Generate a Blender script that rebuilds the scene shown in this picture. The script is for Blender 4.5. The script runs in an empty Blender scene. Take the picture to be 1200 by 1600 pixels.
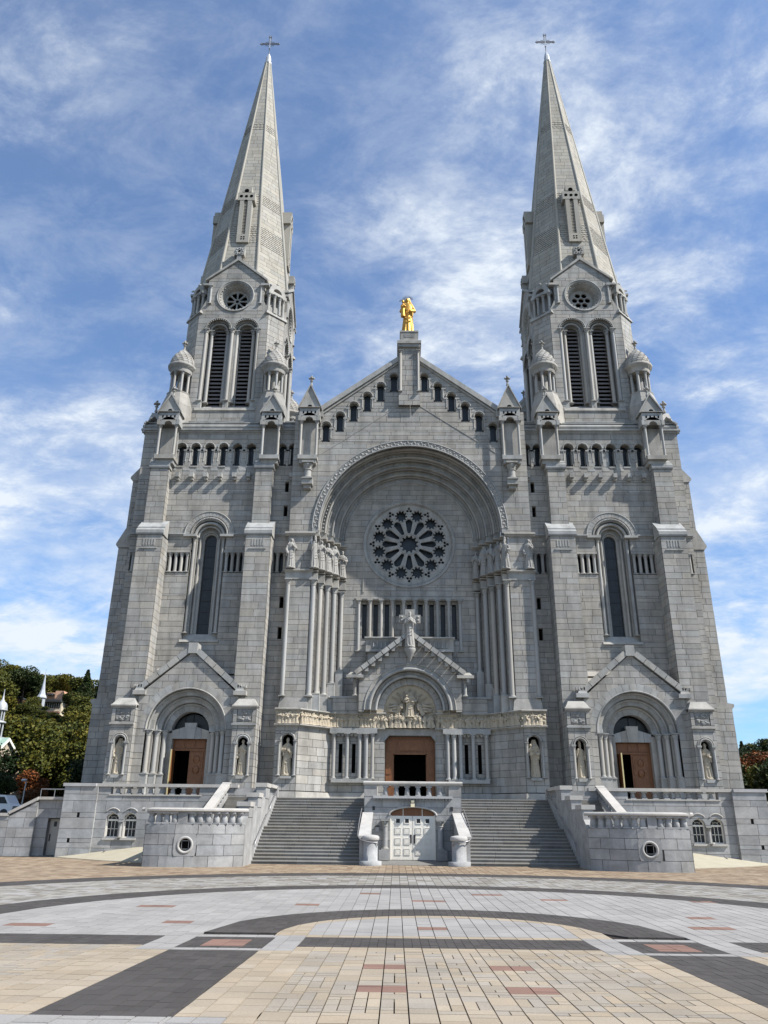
import bpy, math, random
import numpy as np
from math import pi, sin, cos, radians, sqrt, atan2
from mathutils import Vector, Matrix
sc = bpy.context.scene
COL = sc.collection
R = random.Random(7)

# ---------------------------------------------------------------- camera, sky, sun, exposure
cam_d = bpy.data.cameras.new('camera'); cam = bpy.data.objects.new('camera', cam_d); COL.objects.link(cam)
PITCH, ROLL, YAW = 0.380696913, 0.00989769, -0.0182550533
CAM = Vector((-1.0375, 0.0, 2.275))
_f = Vector((sin(YAW)*cos(PITCH), cos(YAW)*cos(PITCH), sin(PITCH)))
_r = Vector((cos(YAW), -sin(YAW), 0)); _u = _r.cross(_f)
_r2 = _r*cos(ROLL)+_u*sin(ROLL); _u2 = -_r*sin(ROLL)+_u*cos(ROLL)
cam.matrix_world = Matrix(((_r2.x, _u2.x, -_f.x, CAM.x), (_r2.y, _u2.y, -_f.y, CAM.y), (_r2.z, _u2.z, -_f.z, CAM.z), (0, 0, 0, 1)))
cam_d.sensor_fit = 'VERTICAL'; cam_d.sensor_height = 24.0; cam_d.lens = 24.0*1206.06/1600.0
cam_d.clip_start = 0.1; cam_d.clip_end = 4000
sc.camera = cam
sc.render.resolution_x = 768; sc.render.resolution_y = 1024

SUN = Vector((0.64, -0.235, 0.735)).normalized()      # towards the sun
SUN_EL = math.asin(SUN.z); SUN_AZ = math.atan2(SUN.x, SUN.y)
w = bpy.data.worlds.new('World'); sc.world = w; w.use_nodes = True
nt = w.node_tree; N = nt.nodes; L = nt.links; N.clear()
def nd(t, **k):
    n = N.new(t)
    for a, b in k.items(): setattr(n, a, b)
    return n
sky = nd('ShaderNodeTexSky', sky_type='NISHITA', sun_disc=False, sun_elevation=SUN_EL, sun_rotation=SUN_AZ, air_density=1.0, dust_density=0.6, ozone_density=2.0)
bg = nd('ShaderNodeBackground'); bg.inputs['Strength'].default_value = 0.078
tc = nd('ShaderNodeTexCoord'); sep = nd('ShaderNodeSeparateXYZ'); L.new(tc.outputs['Generated'], sep.inputs[0])
mz = nd('ShaderNodeMath', operation='MAXIMUM'); L.new(sep.outputs[2], mz.inputs[0]); mz.inputs[1].default_value = 0.0
ad = nd('ShaderNodeMath', operation='ADD'); L.new(mz.outputs[0], ad.inputs[0]); ad.inputs[1].default_value = 0.22
dv = nd('ShaderNodeVectorMath', operation='DIVIDE'); L.new(tc.outputs['Generated'], dv.inputs[0])
cb = nd('ShaderNodeCombineXYZ'); [L.new(ad.outputs[0], cb.inputs[i]) for i in range(3)]; L.new(cb.outputs[0], dv.inputs[1])
def cloud(scale, off, rot, sx, sy, detail, rough, dist):
    mp = nd('ShaderNodeMapping'); mp.inputs['Location'].default_value = off; mp.inputs['Rotation'].default_value = (0, 0, rot); mp.inputs['Scale'].default_value = (sx, sy, 1.0)
    L.new(dv.outputs[0], mp.inputs[0])
    no = nd('ShaderNodeTexNoise'); L.new(mp.outputs[0], no.inputs['Vector'])
    no.inputs['Scale'].default_value = scale; no.inputs['Detail'].default_value = detail; no.inputs['Roughness'].default_value = rough; no.inputs['Distortion'].default_value = dist
    return no.outputs['Fac']
def ramp(src, a, b, va=0.0, vb=1.0):
    m = nd('ShaderNodeMapRange', interpolation_type='SMOOTHSTEP'); L.new(src, m.inputs[0])
    m.inputs[1].default_value = a; m.inputs[2].default_value = b; m.inputs[3].default_value = va; m.inputs[4].default_value = vb
    return m.outputs[0]
def mth(op, a, b):
    m = nd('ShaderNodeMath', operation=op)
    for i, v in enumerate((a, b)):
        if isinstance(v, (int, float)): m.inputs[i].default_value = v
        else: L.new(v, m.inputs[i])
    return m.outputs[0]
c1 = ramp(cloud(1.5, (3.3, 1.7, 4.0), 0.5, 1.0, 1.25, 12, 0.64, 0.3), 0.45, 0.68)       # broad sheets
c2 = ramp(cloud(6.5, (1.2, 7.0, 0.0), 0.9, 1.0, 1.5, 12, 0.68, 0.3), 0.36, 0.74)          # streaky cirrus
c3 = ramp(sep.outputs[2], 0.03, 0.55, 1.0, 0.0)                                          # more cover low down
lowcl = ramp(cloud(2.3, (8.1, 2.2, 1.0), 0.0, 1.0, 1.0, 12, 0.6, 0.2), 0.35, 0.62)
m1 = mth('MULTIPLY', mth('MULTIPLY', c1, mth('ADD', mth('MULTIPLY', c2, .9), .4)), 0.85); m2 = mth('MULTIPLY', c2, 0.22)
m3 = mth('MULTIPLY', mth('MULTIPLY', lowcl, c3), 1.0)
band = ramp(sep.outputs[2], 0.05, 0.2, 0.25, 1.0)                                         # clear strip near the horizon
tot = mth('MINIMUM', mth('MULTIPLY', mth('ADD', mth('ADD', mth('ADD', m1, m2), m3), 0.09), band), 0.97)
mixc = nd('ShaderNodeMix', data_type='RGBA', blend_type='MIX'); L.new(tot, mixc.inputs[0])
skc = nd('ShaderNodeMix', data_type='RGBA', blend_type='MULTIPLY'); skc.inputs[0].default_value = 1.0
L.new(sky.outputs[0], skc.inputs[6]); skc.inputs[7].default_value = (0.86, 1.22, 1.56, 1)
L.new(skc.outputs[2], mixc.inputs[6]); mixc.inputs[7].default_value = (7.0, 7.6, 8.3, 1)
L.new(mixc.outputs[2], bg.inputs[0])
ow = nd('ShaderNodeOutputWorld'); L.new(bg.outputs[0], ow.inputs[0])

sd = bpy.data.lights.new('sun', 'SUN'); sun = bpy.data.objects.new('sun', sd); COL.objects.link(sun)
sd.energy = 5.0; sd.angle = radians(0.53); sd.color = (1.0, 0.955, 0.89)
sun.rotation_euler = (-SUN).to_track_quat('-Z', 'Y').to_euler(); sun.location = (60, -20, 90)
vs = sc.view_settings; vs.view_transform = 'Standard'; vs.look = 'None'; vs.gamma = 1; vs.exposure = 0.66; vs.use_curve_mapping = False
sc.render.engine = 'CYCLES'; sc.cycles.max_bounces = 5; sc.cycles.diffuse_bounces = 3; sc.cycles.glossy_bounces = 2; sc.cycles.transmission_bounces = 2

# ---------------------------------------------------------------- materials
class NT:
    def __init__(s, name, rough=0.85, spec=0.25, metal=0.0):
        s.m = bpy.data.materials.new(name); s.m.use_nodes = True
        s.t = s.m.node_tree; s.b = s.t.nodes['Principled BSDF']
        s.b.inputs['Roughness'].default_value = rough; s.b.inputs['Specular IOR Level'].default_value = spec; s.b.inputs['Metallic'].default_value = metal
    def n(s, t, ins=None, **k):
        x = s.t.nodes.new(t)
        for a, b in k.items(): setattr(x, a, b)
        for a, b in (ins or {}).items():
            if isinstance(b, bpy.types.NodeSocket): s.t.links.new(b, x.inputs[a])
            else: x.inputs[a].default_value = b
        return x
    def pos(s, sc_=(1, 1, 1)):
        g = s.n('ShaderNodeNewGeometry'); return s.n('ShaderNodeMapping', {0: g.outputs['Position'], 'Scale': sc_}).outputs[0]
    def noise(s, scale, v=None, detail=5, rough=0.55, dist=0.0):
        return s.n('ShaderNodeTexNoise', {'Vector': v if v is not None else s.pos(), 'Scale': scale, 'Detail': detail, 'Roughness': rough, 'Distortion': dist}).outputs['Fac']
    def mr(s, src, a, b, c=0.0, d=1.0):
        return s.n('ShaderNodeMapRange', {0: src, 1: a, 2: b, 3: c, 4: d}).outputs[0]
    def mth(s, op, a, b):
        return s.n('ShaderNodeMath', {0: a, 1: b}, operation=op).outputs[0]
    def mix(s, f, a, b, bt='MIX'):
        return s.n('ShaderNodeMix', {0: f, 6: a, 7: b}, data_type='RGBA', blend_type=bt).outputs[2]
    def col(s, c): s.t.links.new(c, s.b.inputs['Base Color'])
    def bump(s, h, strength=0.4, dist=0.03):
        b = s.n('ShaderNodeBump', {'Height': h, 'Strength': strength, 'Distance': dist}); s.t.links.new(b.outputs[0], s.b.inputs['Normal'])
def rgb(*c): return (c[0], c[1], c[2], 1)

def stone(name, base, warm=(1.06, 1.0, 0.90), cold=(0.93, 0.985, 1.05), var=0.16, stain=0.22, rough=0.85, grain=9.0, bstr=0.35, mott=0.0):
    k = NT(name, rough, 0.22)
    at = k.n('ShaderNodeAttribute', attribute_name='tone').outputs['Fac']          # each block's own shade of stone
    tv = k.mr(at, 0, 1, 1-var, 1+var)
    n1 = k.noise(0.35, detail=3); n2 = k.noise(grain, detail=6, rough=0.65); n3 = k.noise(1.3, k.pos((1.0, 1.0, 0.16)), detail=5, rough=0.6)
    a2 = k.n('ShaderNodeMath', {0: k.mth('MULTIPLY', at, 7.31), 1: 0.0}, operation='FRACT').outputs[0]
    hue = k.mix(k.mth('ADD', k.mth('MULTIPLY', n1, 0.5), k.mth('MULTIPLY', a2, 0.5)), rgb(*[base[i]*cold[i] for i in range(3)]), rgb(*[base[i]*warm[i] for i in range(3)]))
    f = k.mth('MULTIPLY', tv, k.mr(n2, 0.25, 0.75, 0.93, 1.07))
    f = k.mth('MULTIPLY', f, k.mr(n3, 0.42, 0.78, 1.0, 1.0-stain))
    if mott > 0:
        f = k.mth('MULTIPLY', f, k.mr(k.noise(0.9, k.pos((1, 1, 1.5)), detail=8, rough=0.7, dist=0.4), 0.35, 0.68, 1.0-mott, 1.0+mott))
    g = k.n('ShaderNodeCombineColor', {0: f, 1: f, 2: f}).outputs[0]
    k.col(k.mix(1.0, hue, g, 'MULTIPLY'))
    k.bump(k.mth('ADD', k.mth('MULTIPLY', n2, 0.6), k.noise(grain*4, detail=3)), bstr, 0.02)
    return k.m
def plain(name, c, rough=0.7, spec=0.3, metal=0.0, nz=0.1, scale=6.0, bstr=0.0):
    k = NT(name, rough, spec, metal); n = k.noise(scale, detail=5)
    k.col(k.mix(n, rgb(*[x*(1-nz*2) for x in c]), rgb(*[x*(1+nz*2) for x in c])))
    if bstr: k.bump(k.noise(scale*3), bstr, 0.02)
    return k.m
M = {}
M['stone'] = stone('grey ashlar', (0.326, 0.318, 0.303), var=.11, cold=(0.96, 0.99, 1.02), stain=.42, mott=.12)
M['trim'] = stone('dressed trim stone', (0.335, 0.33, 0.316), var=0.08, stain=0.42, mott=.12)
M['spire'] = stone('pale spire stone', (0.335, 0.322, 0.295), warm=(1.06, 1.0, 0.9), cold=(0.97, 1.0, 1.0), var=0.10)
M['mortar'] = stone('joint mortar', (0.105, 0.102, 0.097), var=0.0)
M['granite'] = stone('blue grey granite', (0.315, 0.313, 0.312), cold=(0.95, 1.0, 1.04), warm=(1.03, 1.0, 0.95), var=0.12, stain=0.3, mott=0.2)
M['coping'] = stone('pale granite coping', (0.385, 0.378, 0.37), var=0.08, stain=0.25)
M['step'] = stone('dark weathered step stone', (0.195, 0.187, 0.172), var=0.14, stain=0.3)
M['sculpt'] = stone('cream carved stone', (0.40, 0.35, 0.275), var=0.05, stain=0.25, grain=14)
M['sculpt_grey'] = stone('grey carved stone', (0.30, 0.295, 0.285), var=0.05, stain=0.35, grain=14)
M['shaft'] = stone('polished column stone', (0.345, 0.335, 0.318), var=0.08, stain=0.25, rough=0.55, bstr=0.12)
M['rough'] = stone('rough hewn relief stone', (0.24, 0.24, 0.235), var=0.05, stain=0.3, bstr=1.0, grain=5)
M['concrete'] = stone('pale apron concrete', (0.36, 0.335, 0.265), var=0.03, stain=0.15)
M['glass'] = plain('dark leaded glass', (0.016, 0.02, 0.024), 0.35, 0.35, nz=0.4, scale=3.0)
M['glass_blue'] = plain('dark blue leaded glass', (0.018, 0.026, 0.034), 0.4, 0.35, nz=0.35, scale=5.0)
M['dark'] = plain('unlit interior', (0.006, 0.006, 0.006), 0.95, 0.0, nz=0.2)
M['louver'] = plain('weathered lead slats', (0.15, 0.135, 0.128), 0.7, 0.3, nz=0.2)
M['lead'] = plain('lead flashing', (0.045, 0.05, 0.055), 0.6, 0.3, nz=0.2)
M['gold'] = plain('gilded bronze', (0.50, 0.29, 0.07), 0.5, 0.5, 0.85, nz=0.22, scale=5.0, bstr=0.3)
M['grey_iron'] = plain('grey weathered iron', (0.16, 0.165, 0.18), 0.5, 0.4, 0.3)
M['iron'] = plain('dark wrought iron', (0.04, 0.04, 0.045), 0.5, 0.4, 0.5)
M['metal'] = plain('galvanised handrail', (0.30, 0.30, 0.31), 0.4, 0.5, 0.6)
M['white'] = plain('cream white door paint', (0.72, 0.69, 0.62), 0.5, 0.4, nz=0.02)
M['zinc'] = plain('pale zinc roofing', (0.42, 0.44, 0.46), 0.5, 0.4, 0.3, nz=0.05)
M['roof'] = plain('grey metal roofing', (0.30, 0.31, 0.33), 0.5, 0.4, 0.2)
M['copper'] = plain('green copper roofing', (0.36, 0.50, 0.42), 0.6, 0.3, nz=0.05)
M['pink'] = plain('salmon rendered wall', (0.60, 0.37, 0.25), 0.8, 0.2, nz=0.04)
M['cream'] = plain('cream rendered wall', (0.56, 0.50, 0.38), 0.8, 0.2, nz=0.04)
M['brown'] = plain('brown brick', (0.20, 0.11, 0.08), 0.8, 0.2, nz=0.1)
M['rubble'] = plain('warm rubble masonry', (0.38, 0.33, 0.26), 0.9, 0.2, nz=0.25, scale=4.0, bstr=0.8)
M['bark'] = plain('tree bark', (0.07, 0.05, 0.035), 0.9, 0.1, nz=0.2)
M['flag'] = plain('white flag cloth', (0.8, 0.8, 0.8), 0.8, 0.2, nz=0.02)
M['lamp'] = plain('frosted lamp glass', (0.75, 0.66, 0.45), 0.3, 0.5, nz=0.02)
M['granite_edge'] = stone('worn step nosing', (0.262, 0.255, 0.243), var=0.08, stain=0.2)
M['metal_door'] = plain('grey painted steel door', (0.34, 0.33, 0.30), 0.5, 0.4, nz=0.02)
def wood():
    k = NT('carved brown wood', 0.45, 0.4)
    n = k.noise(2.2, k.pos((9, 9, 1.2)), detail=6, rough=0.6, dist=0.6)
    k.col(k.mix(n, rgb(0.03, 0.012, 0.006), rgb(0.33, 0.135, 0.05))); k.bump(n, 0.3, 0.01); return k.m
M['wood'] = wood()
M['brass'] = plain('brass pole', (0.50, 0.42, 0.22), 0.5, 0.4, 0.1)
def leaf(name, cols):
    k = NT(name, 0.65, 0.2)
    at = k.n('ShaderNodeAttribute', attribute_name='tone').outputs['Fac']
    oi = k.n('ShaderNodeObjectInfo').outputs['Random']
    f = k.mth('ADD', k.mth('MULTIPLY', at, 0.55), k.mth('MULTIPLY', oi, 0.45))
    cr = k.n('ShaderNodeValToRGB', {0: f}); e = cr.color_ramp.elements
    e[0].position = 0.0; e[0].color = rgb(*cols[0]); e[1].position = 1.0; e[1].color = rgb(*cols[-1])
    for i, c in enumerate(cols[1:-1]):
        x = e.new((i+1)/(len(cols)-1)); x.color = rgb(*c)
    k.col(cr.outputs[0]); return k.m
M['leaf_dark'] = leaf('dark evergreen leaves', [(0.006, 0.013, 0.004), (0.012, 0.026, 0.007), (0.024, 0.038, 0.009), (0.042, 0.046, 0.011)])
M['leaf_olive'] = leaf('olive autumn leaves', [(0.012, 0.022, 0.005), (0.045, 0.055, 0.009), (0.09, 0.085, 0.011), (0.15, 0.12, 0.014)])
M['leaf_red'] = leaf('rust red leaves', [(0.03, 0.03, 0.008), (0.10, 0.035, 0.01), (0.20, 0.06, 0.014), (0.09, 0.06, 0.012)])
M['hill'] = plain('wooded hill soil', (0.010, 0.014, 0.006), 0.95, 0.0, nz=0.4, scale=0.2)

# ---------------------------------------------------------------- mesh builder
class MB:
    def __init__(s): s.v = []; s.f = []; s.t = []; s.mi = []; s.sm = []
    def face(s, pts, tone=None, mi=0, sm=False):
        i = len(s.v); s.v.extend(pts); s.f.append(tuple(range(i, i+len(pts))))
        s.t.append(R.random() if tone is None else tone); s.mi.append(mi); s.sm.append(sm)
    def faces(s, pts, fs, tone=None, mi=0, sm=False):
        i = len(s.v); s.v.extend(pts); tn = R.random() if tone is None else tone
        for f in fs: s.f.append(tuple(i+a for a in f)); s.t.append(tn); s.mi.append(mi); s.sm.append(sm)
    def loft(s, rings, closed=True, cap0=False, cap1=False, tone=None, mi=0, sm=True):
        n = len(rings[0]); pts = [p for r in rings for p in r]; fs = []
        for k in range(len(rings)-1):
            for j in range(n if closed else n-1):
                a = k*n+j; b = k*n+(j+1) % n; fs.append((a, b, b+n, a+n))
        tn = R.random() if tone is None else tone
        s.faces(pts, fs, tn, mi, sm)
        if cap0: s.face(list(rings[0]), tn, mi)
        if cap1: s.face(list(rings[-1]), tn, mi)
    def build(s, name, mats, parent=None, **props):
        me = bpy.data.meshes.new(name); me.from_pydata([tuple(p) for p in s.v], [], s.f)
        if isinstance(mats, str): mats = [mats]
        for m in mats: me.materials.append(M[m])
        n = len(s.f)
        me.polygons.foreach_set('material_index', s.mi); me.polygons.foreach_set('use_smooth', s.sm)
        a = me.attributes.new('tone', 'FLOAT', 'FACE'); a.data.foreach_set('value', s.t)
        me.update(); o = bpy.data.objects.new(name, me); COL.objects.link(o)
        if parent:
            o.parent = parent
            if parent.name in ORI: o.matrix_parent_inverse = Matrix.Translation(-ORI[parent.name])
        for k, v in props.items(): o[k] = v
        return o
ORI = {}
def empty(name, loc=(0, 0, 0), parent=None, **props):
    o = bpy.data.objects.new(name, None); COL.objects.link(o); o.location = loc; o.empty_display_size = 0.3
    if parent: o.parent = parent
    for k, v in props.items(): o[k] = v
    return o
def linkcopy(o, parent=None, loc=None, rot=None, scale=None, deep=True, **props):
    c = o.copy(); COL.objects.link(c)
    if parent is not None: c.parent = parent
    if loc is not None: c.location = loc
    if rot is not None: c.rotation_euler = rot
    if scale is not None: c.scale = scale
    for k, v in props.items(): c[k] = v
    if deep:
        for ch in [x for x in ALLKIDS.get(o.name, [])]: linkcopy(ch, c)
    return c
ALLKIDS = {}
def kids(o, *ch): ALLKIDS.setdefault(o.name, []).extend(ch); return o

class F:
    """A wall's own frame: u runs along it, z is up, d is outwards from it. s = -1 mirrors in the church's axis."""
    def __init__(s, ox, oy, ux=1.0, uy=0.0, m=1, oz=0.0):
        s.ox, s.oy, s.ux, s.uy, s.m, s.oz = ox, oy, ux, uy, m, oz; s.nx, s.ny = uy, -ux
    def P(s, u, z, d=0.0): return (s.m*(s.ox+s.ux*u+s.nx*d), s.oy+s.uy*u+s.ny*d, z+s.oz)
def box(mb, fr, u0, u1, z0, z1, d0, d1, tone=None, mi=0, tu=0.0, td=0.0):
    """box; tu, td pull the top in on the sides and on the front (weatherings)"""
    P = fr.P
    p = [P(u0, z0, d0), P(u1, z0, d0), P(u1, z0, d1), P(u0, z0, d1), P(u0+tu, z1, d0), P(u1-tu, z1, d0), P(u1-tu, z1, d1-td), P(u0+tu, z1, d1-td)]
    mb.faces(p, [(0, 1, 2, 3), (4, 5, 6, 7), (0, 1, 5, 4), (1, 2, 6, 5), (2, 3, 7, 6), (3, 0, 4, 7)], tone, mi)
def lathe(mb, fr, u, d, prof, n=12, tone=None, mi=0, sm=True, a0=0.0, cap=True):
    P = fr.P; rings = []
    for r, z in prof: rings.append([P(u+r*cos(a0+2*pi*k/n), z, d+r*sin(a0+2*pi*k/n)) for k in range(n)])
    mb.loft(rings, True, cap, cap, tone, mi, sm)
def column(mb, fr, u, z0, z1, r, d=0.0, n=10, base=True, cap=True, mi=0, ci=None, tone=None):
    ci = mi if ci is None else ci; hb = r*1.1 if base else 0; hc = r*2.4 if cap else 0
    if base:
        box(mb, fr, u-r*1.5, u+r*1.5, z0, z0+r*0.4, d-r*1.5, d+r*1.5, tone, ci)
        lathe(mb, fr, u, d, [(r*1.45, z0+r*0.4), (r*1.5, z0+r*0.6), (r*1.15, z0+r*0.8), (r*1.25, z0+r*0.95), (r, z0+hb)], n, tone, ci)
    lathe(mb, fr, u, d, [(r, z0+hb), (r*0.97, z1-hc)], n, tone, mi)
    if cap:
        zc = z1-hc
        lathe(mb, fr, u, d, [(r*1.2, zc), (r*1.2, zc+r*0.15), (r*0.95, zc+r*0.3), (r*1.15, zc+r*1.0), (r*1.5, zc+r*1.7), (r*1.3, zc+r*1.9)], n, tone, ci)
        for k in range(8):                                                   # carved leaves
            a = pi/8+k*pi/4; x, y = cos(a), sin(a)
            for zz, rr in ((0.9, 1.35), (1.6, 1.65)):
                c = fr.P(u+x*r*rr, zc+r*zz, d+y*r*rr); q = r*0.3
                i0 = fr.P(u+x*r-y*q, zc+r*(zz-.6), d+y*r+x*q); i1 = fr.P(u+x*r+y*q, zc+r*(zz-.6), d+y*r-x*q); t = fr.P(u+x*r, zc+r*(zz+.1), d+y*r)
                mb.face([i0, i1, c], tone, ci); mb.face([i0, c, t], tone, ci); mb.face([i1, c, t], tone, ci)
        box(mb, fr, u-r*1.6, u+r*1.6, z1-r*0.45, z1, d-r*1.6, d+r*1.6, tone, ci)
def archpts(cx, cz, r, n=16, a0=0.0, a1=pi, ex=1.0): return [(cx-r*cos(a0+(a1-a0)*k/n), cz+r*ex*sin(a0+(a1-a0)*k/n)) for k in range(n+1)]
def opening(cx, z0, zs, r, n=12):                                        # outline of a round-headed opening
    return [(cx-r, z0)]+archpts(cx, zs, r, n)+[(cx+r, z0)]
def prism(mb, fr, pts, d0, d1, tone=None, mi=0, back=False, front=True, sides=True):
    a = [fr.P(u, z, d0) for u, z in pts]; b = [fr.P(u, z, d1) for u, z in pts]; tn = R.random() if tone is None else tone
    if front: mb.face(b, tn, mi)
    if back: mb.face(a, tn, mi)
    if sides:
        n = len(pts)
        for k in range(n): mb.face([a[k], a[(k+1) % n], b[(k+1) % n], b[k]], tn, mi)
def reveal(mb, fr, rings, tone=None, mi=0, closed=True, sm=False):
    mb.loft([[fr.P(u, z, d) for u, z in pts] for pts, d in rings], closed, False, False, tone, mi, sm)
def voussoirs(mb, fr, cx, cz, r0, r1, d0, d1, n=15, a0=0.0, a1=pi, gap=0.02, tone=None, mi=0, sub=2, face=True, intr=True):
    """arch ring of separate stones with open joints"""
    for k in range(n):
        b0 = a0+(a1-a0)*k/n; b1 = a0+(a1-a0)*(k+1)/n; g = gap/2/r1
        b0 += g; b1 -= g; tn = R.random() if tone is None else tone
        A = [b0+(b1-b0)*j/sub for j in range(sub+1)]
        q = [(cx-r1*cos(a), cz+r1*sin(a)) for a in A]+[(cx-r0*cos(a), cz+r0*sin(a)) for a in reversed(A)]
        prism(mb, fr, q, d0, d1, tn, mi)
def roll(mb, fr, cx, cz, r, rad, d, n=28, a0=0.0, a1=pi, k=8, mi=0, tone=None):
    rings = []
    for i in range(n+1):
        a = a0+(a1-a0)*i/n
        rings.append([fr.P(cx-(r+rad*cos(b))*cos(a), cz+(r+rad*cos(b))*sin(a), d+rad*sin(b)) for b in [2*pi*j/k for j in range(k)]])
    mb.loft(rings, True, True, True, tone, mi)
def tube(mb, pts, rad, k=6, tone=None, mi=0, cap=True, sm=True):
    rings = []; P = [Vector(p) for p in pts]
    for i, p in enumerate(P):
        t = (P[min(i+1, len(P)-1)]-P[max(i-1, 0)]).normalized(); a = t.orthogonal().normalized(); b = t.cross(a)
        rr = rad[i] if isinstance(rad, (list, tuple)) else rad
        if i: a = (pa-t*pa.dot(t)).normalized(); b = t.cross(a)
        pa = a
        rings.append([tuple(p+a*rr*cos(2*pi*j/k)+b*rr*sin(2*pi*j/k)) for j in range(k)])
    mb.loft(rings, True, cap, cap, tone, mi, sm)
def ball(mb, c, r, n=8, m=5, tone=None, mi=0):
    if isinstance(r, (int, float)): r = (r, r, r)
    rings = []
    for i in range(m+1):
        a = pi*i/m; s_ = max(sin(a), 0.02)
        rings.append([(c[0]+r[0]*s_*cos(2*pi*j/n), c[1]+r[1]*s_*sin(2*pi*j/n), c[2]-r[2]*cos(a)) for j in range(n)])
    mb.loft(rings, True, True, True, tone, mi)

# shared courses of the whole church
CZ = [0.0]; _q = random.Random(11)
while CZ[-1] < 95: CZ.append(CZ[-1]+_q.choice((0.42, 0.5, 0.56, 0.6, 0.48)))
def wall(mb, fr, b0, b1, zmin, zmax, holes=(), e=0.03, gap=0.028, lens=(0.9, 2.2), zs=None, K=3, mi=0, mj=1, rng=None, back=True, single=None, courses=None):
    """ashlar: stones standing proud of a mortar bed. b0, b1: edges (numbers or functions of z); holes: (za, zb, f(z) -> (left, right) or None)."""
    rng = rng or R
    f0 = b0 if callable(b0) else (lambda z: b0); f1 = b1 if callable(b1) else (lambda z: b1)
    cut = sorted(set([z for z in (courses or CZ) if zmin < z < zmax]+[zmin, zmax]+[z for h in holes for z in (h[0], h[1]) if zmin < z < zmax]))
    zz = [cut[0]]
    hz = set([z for h in holes for z in (h[0], h[1])]+[zmin, zmax])
    for z in cut[1:]:
        if z-zz[-1] < 0.16 and z != zmax:
            if z in hz and zz[-1] not in hz: zz[-1] = z
            elif z in hz: zz.append(z)
            continue
        zz.append(z)
    var = callable(b0) or callable(b1)
    for z0, z1 in zip(zz, zz[1:]):
        act = [h for h in holes if h[0] <= z0+1e-6 and z1 <= h[1]+1e-6]
        k = K if (var or any(not (len(h) > 3 and h[3]) for h in act)) else 1
        lv = [z0+(z1-z0)*j/k for j in range(k+1)]
        bounds = [[f0(z) for z in lv]]
        hs = sorted([[h[2](z) for z in lv] for h in act], key=lambda q: q[0][0])
        for q in hs: bounds.append([a[0] for a in q]); bounds.append([a[1] for a in q])
        bounds.append([f1(z) for z in lv])
        for i in range(0, len(bounds), 2):
            Lb, Rb = bounds[i], bounds[i+1]
            if all(r_-l_ < 0.02 for l_, r_ in zip(Lb, Rb)): continue
            if back:
                mb.face([fr.P(a, z, 0) for a, z in zip(Rb, lv)]+[fr.P(a, z, 0) for a, z in reversed(list(zip(Lb, lv)))], 0.5, mj)
            js = []; a, b = max(Lb), min(Rb)
            x = a+rng.uniform(*lens)*rng.uniform(0.5, 1)
            while x < b-lens[0]*0.45: js.append(x); x += rng.uniform(*lens)
            edges = [Lb]+[[j]*len(lv) for j in js]+[Rb]
            for A, B in zip(edges, edges[1:]):
                g = gap/2; pts = []
                zl = [lv[0]+g]+lv[1:-1]+[lv[-1]-g]
                for q in range(len(lv)): pts.append((B[q]-g, zl[q]))
                for q in range(len(lv)-1, -1, -1): pts.append((min(A[q]+g, B[q]-g), zl[q]))
                if max(p[0] for p in pts)-min(p[0] for p in pts) < 0.05: continue
                tgt = mb; own = False
                if single is not None and single['n'] > 0 and single['test'](0.5*(A[0]+B[0]), z0, z1-z0, B[0]-A[0]):
                    tgt = MB(); own = True
                tn = rng.random(); n = len(pts)
                ee = e+rng.uniform(-0.006, 0.006)
                fp = [fr.P(u, z, ee) for u, z in pts]; bp = [fr.P(u, z, -0.01) for u, z in pts]
                tgt.face(fp, tn, mi)
                for q in range(n): tgt.face([bp[q], bp[(q+1) % n], fp[(q+1) % n], fp[q]], tn, mi)
                if own:
                    single['n'] -= 1; tgt.build('stone', single['mats'], single['parent'])
def arch_hole(cx, z0, zs, r, ex=1.0):
    def f(z):
        if z <= zs: return (cx-r, cx+r)
        q = 1-((z-zs)/(r*ex))**2; w_ = r*sqrt(q) if q > 0 else 0.0
        return (cx-w_, cx+w_)
    return [(z0, zs, lambda z: (cx-r, cx+r), True), (zs, zs+r*ex, f)]
def rect_hole(cx, w_, z0, z1): return [(z0, z1, lambda z: (cx-w_/2, cx+w_/2), True)]
def circ_hole(cx, cz, r):
    f = lambda z: ((cx-sqrt(max(r*r-(z-cz)**2, 0))), (cx+sqrt(max(r*r-(z-cz)**2, 0))))
    return [(cz-r, cz, f), (cz, cz+r, f)]
def cornice(mb, fr, u0, u1, z, h, d, tone=None, mi=0, ends=0.0):
    """moulded string course: cavetto under a slab with a weathered top"""
    P = fr.P; prof = [(0.0, z), (d*0.45, z+h*0.12), (d*0.5, z+h*0.35), (d, z+h*0.45), (d, z+h*0.78), (d*0.25, z+h)]
    a = [P(u0-ends*q/d if d else u0, zz, q) for q, zz in prof]; b = [P(u1+ends*q/d if d else u1, zz, q) for q, zz in prof]
    n = len(prof); tn = R.random() if tone is None else tone
    for k in range(n-1): mb.face([a[k], b[k], b[k+1], a[k+1]], tn, mi)
    mb.face(a+[P(u0, z+h, 0)], tn, mi); mb.face(b+[P(u1, z+h, 0)], tn, mi)
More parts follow.
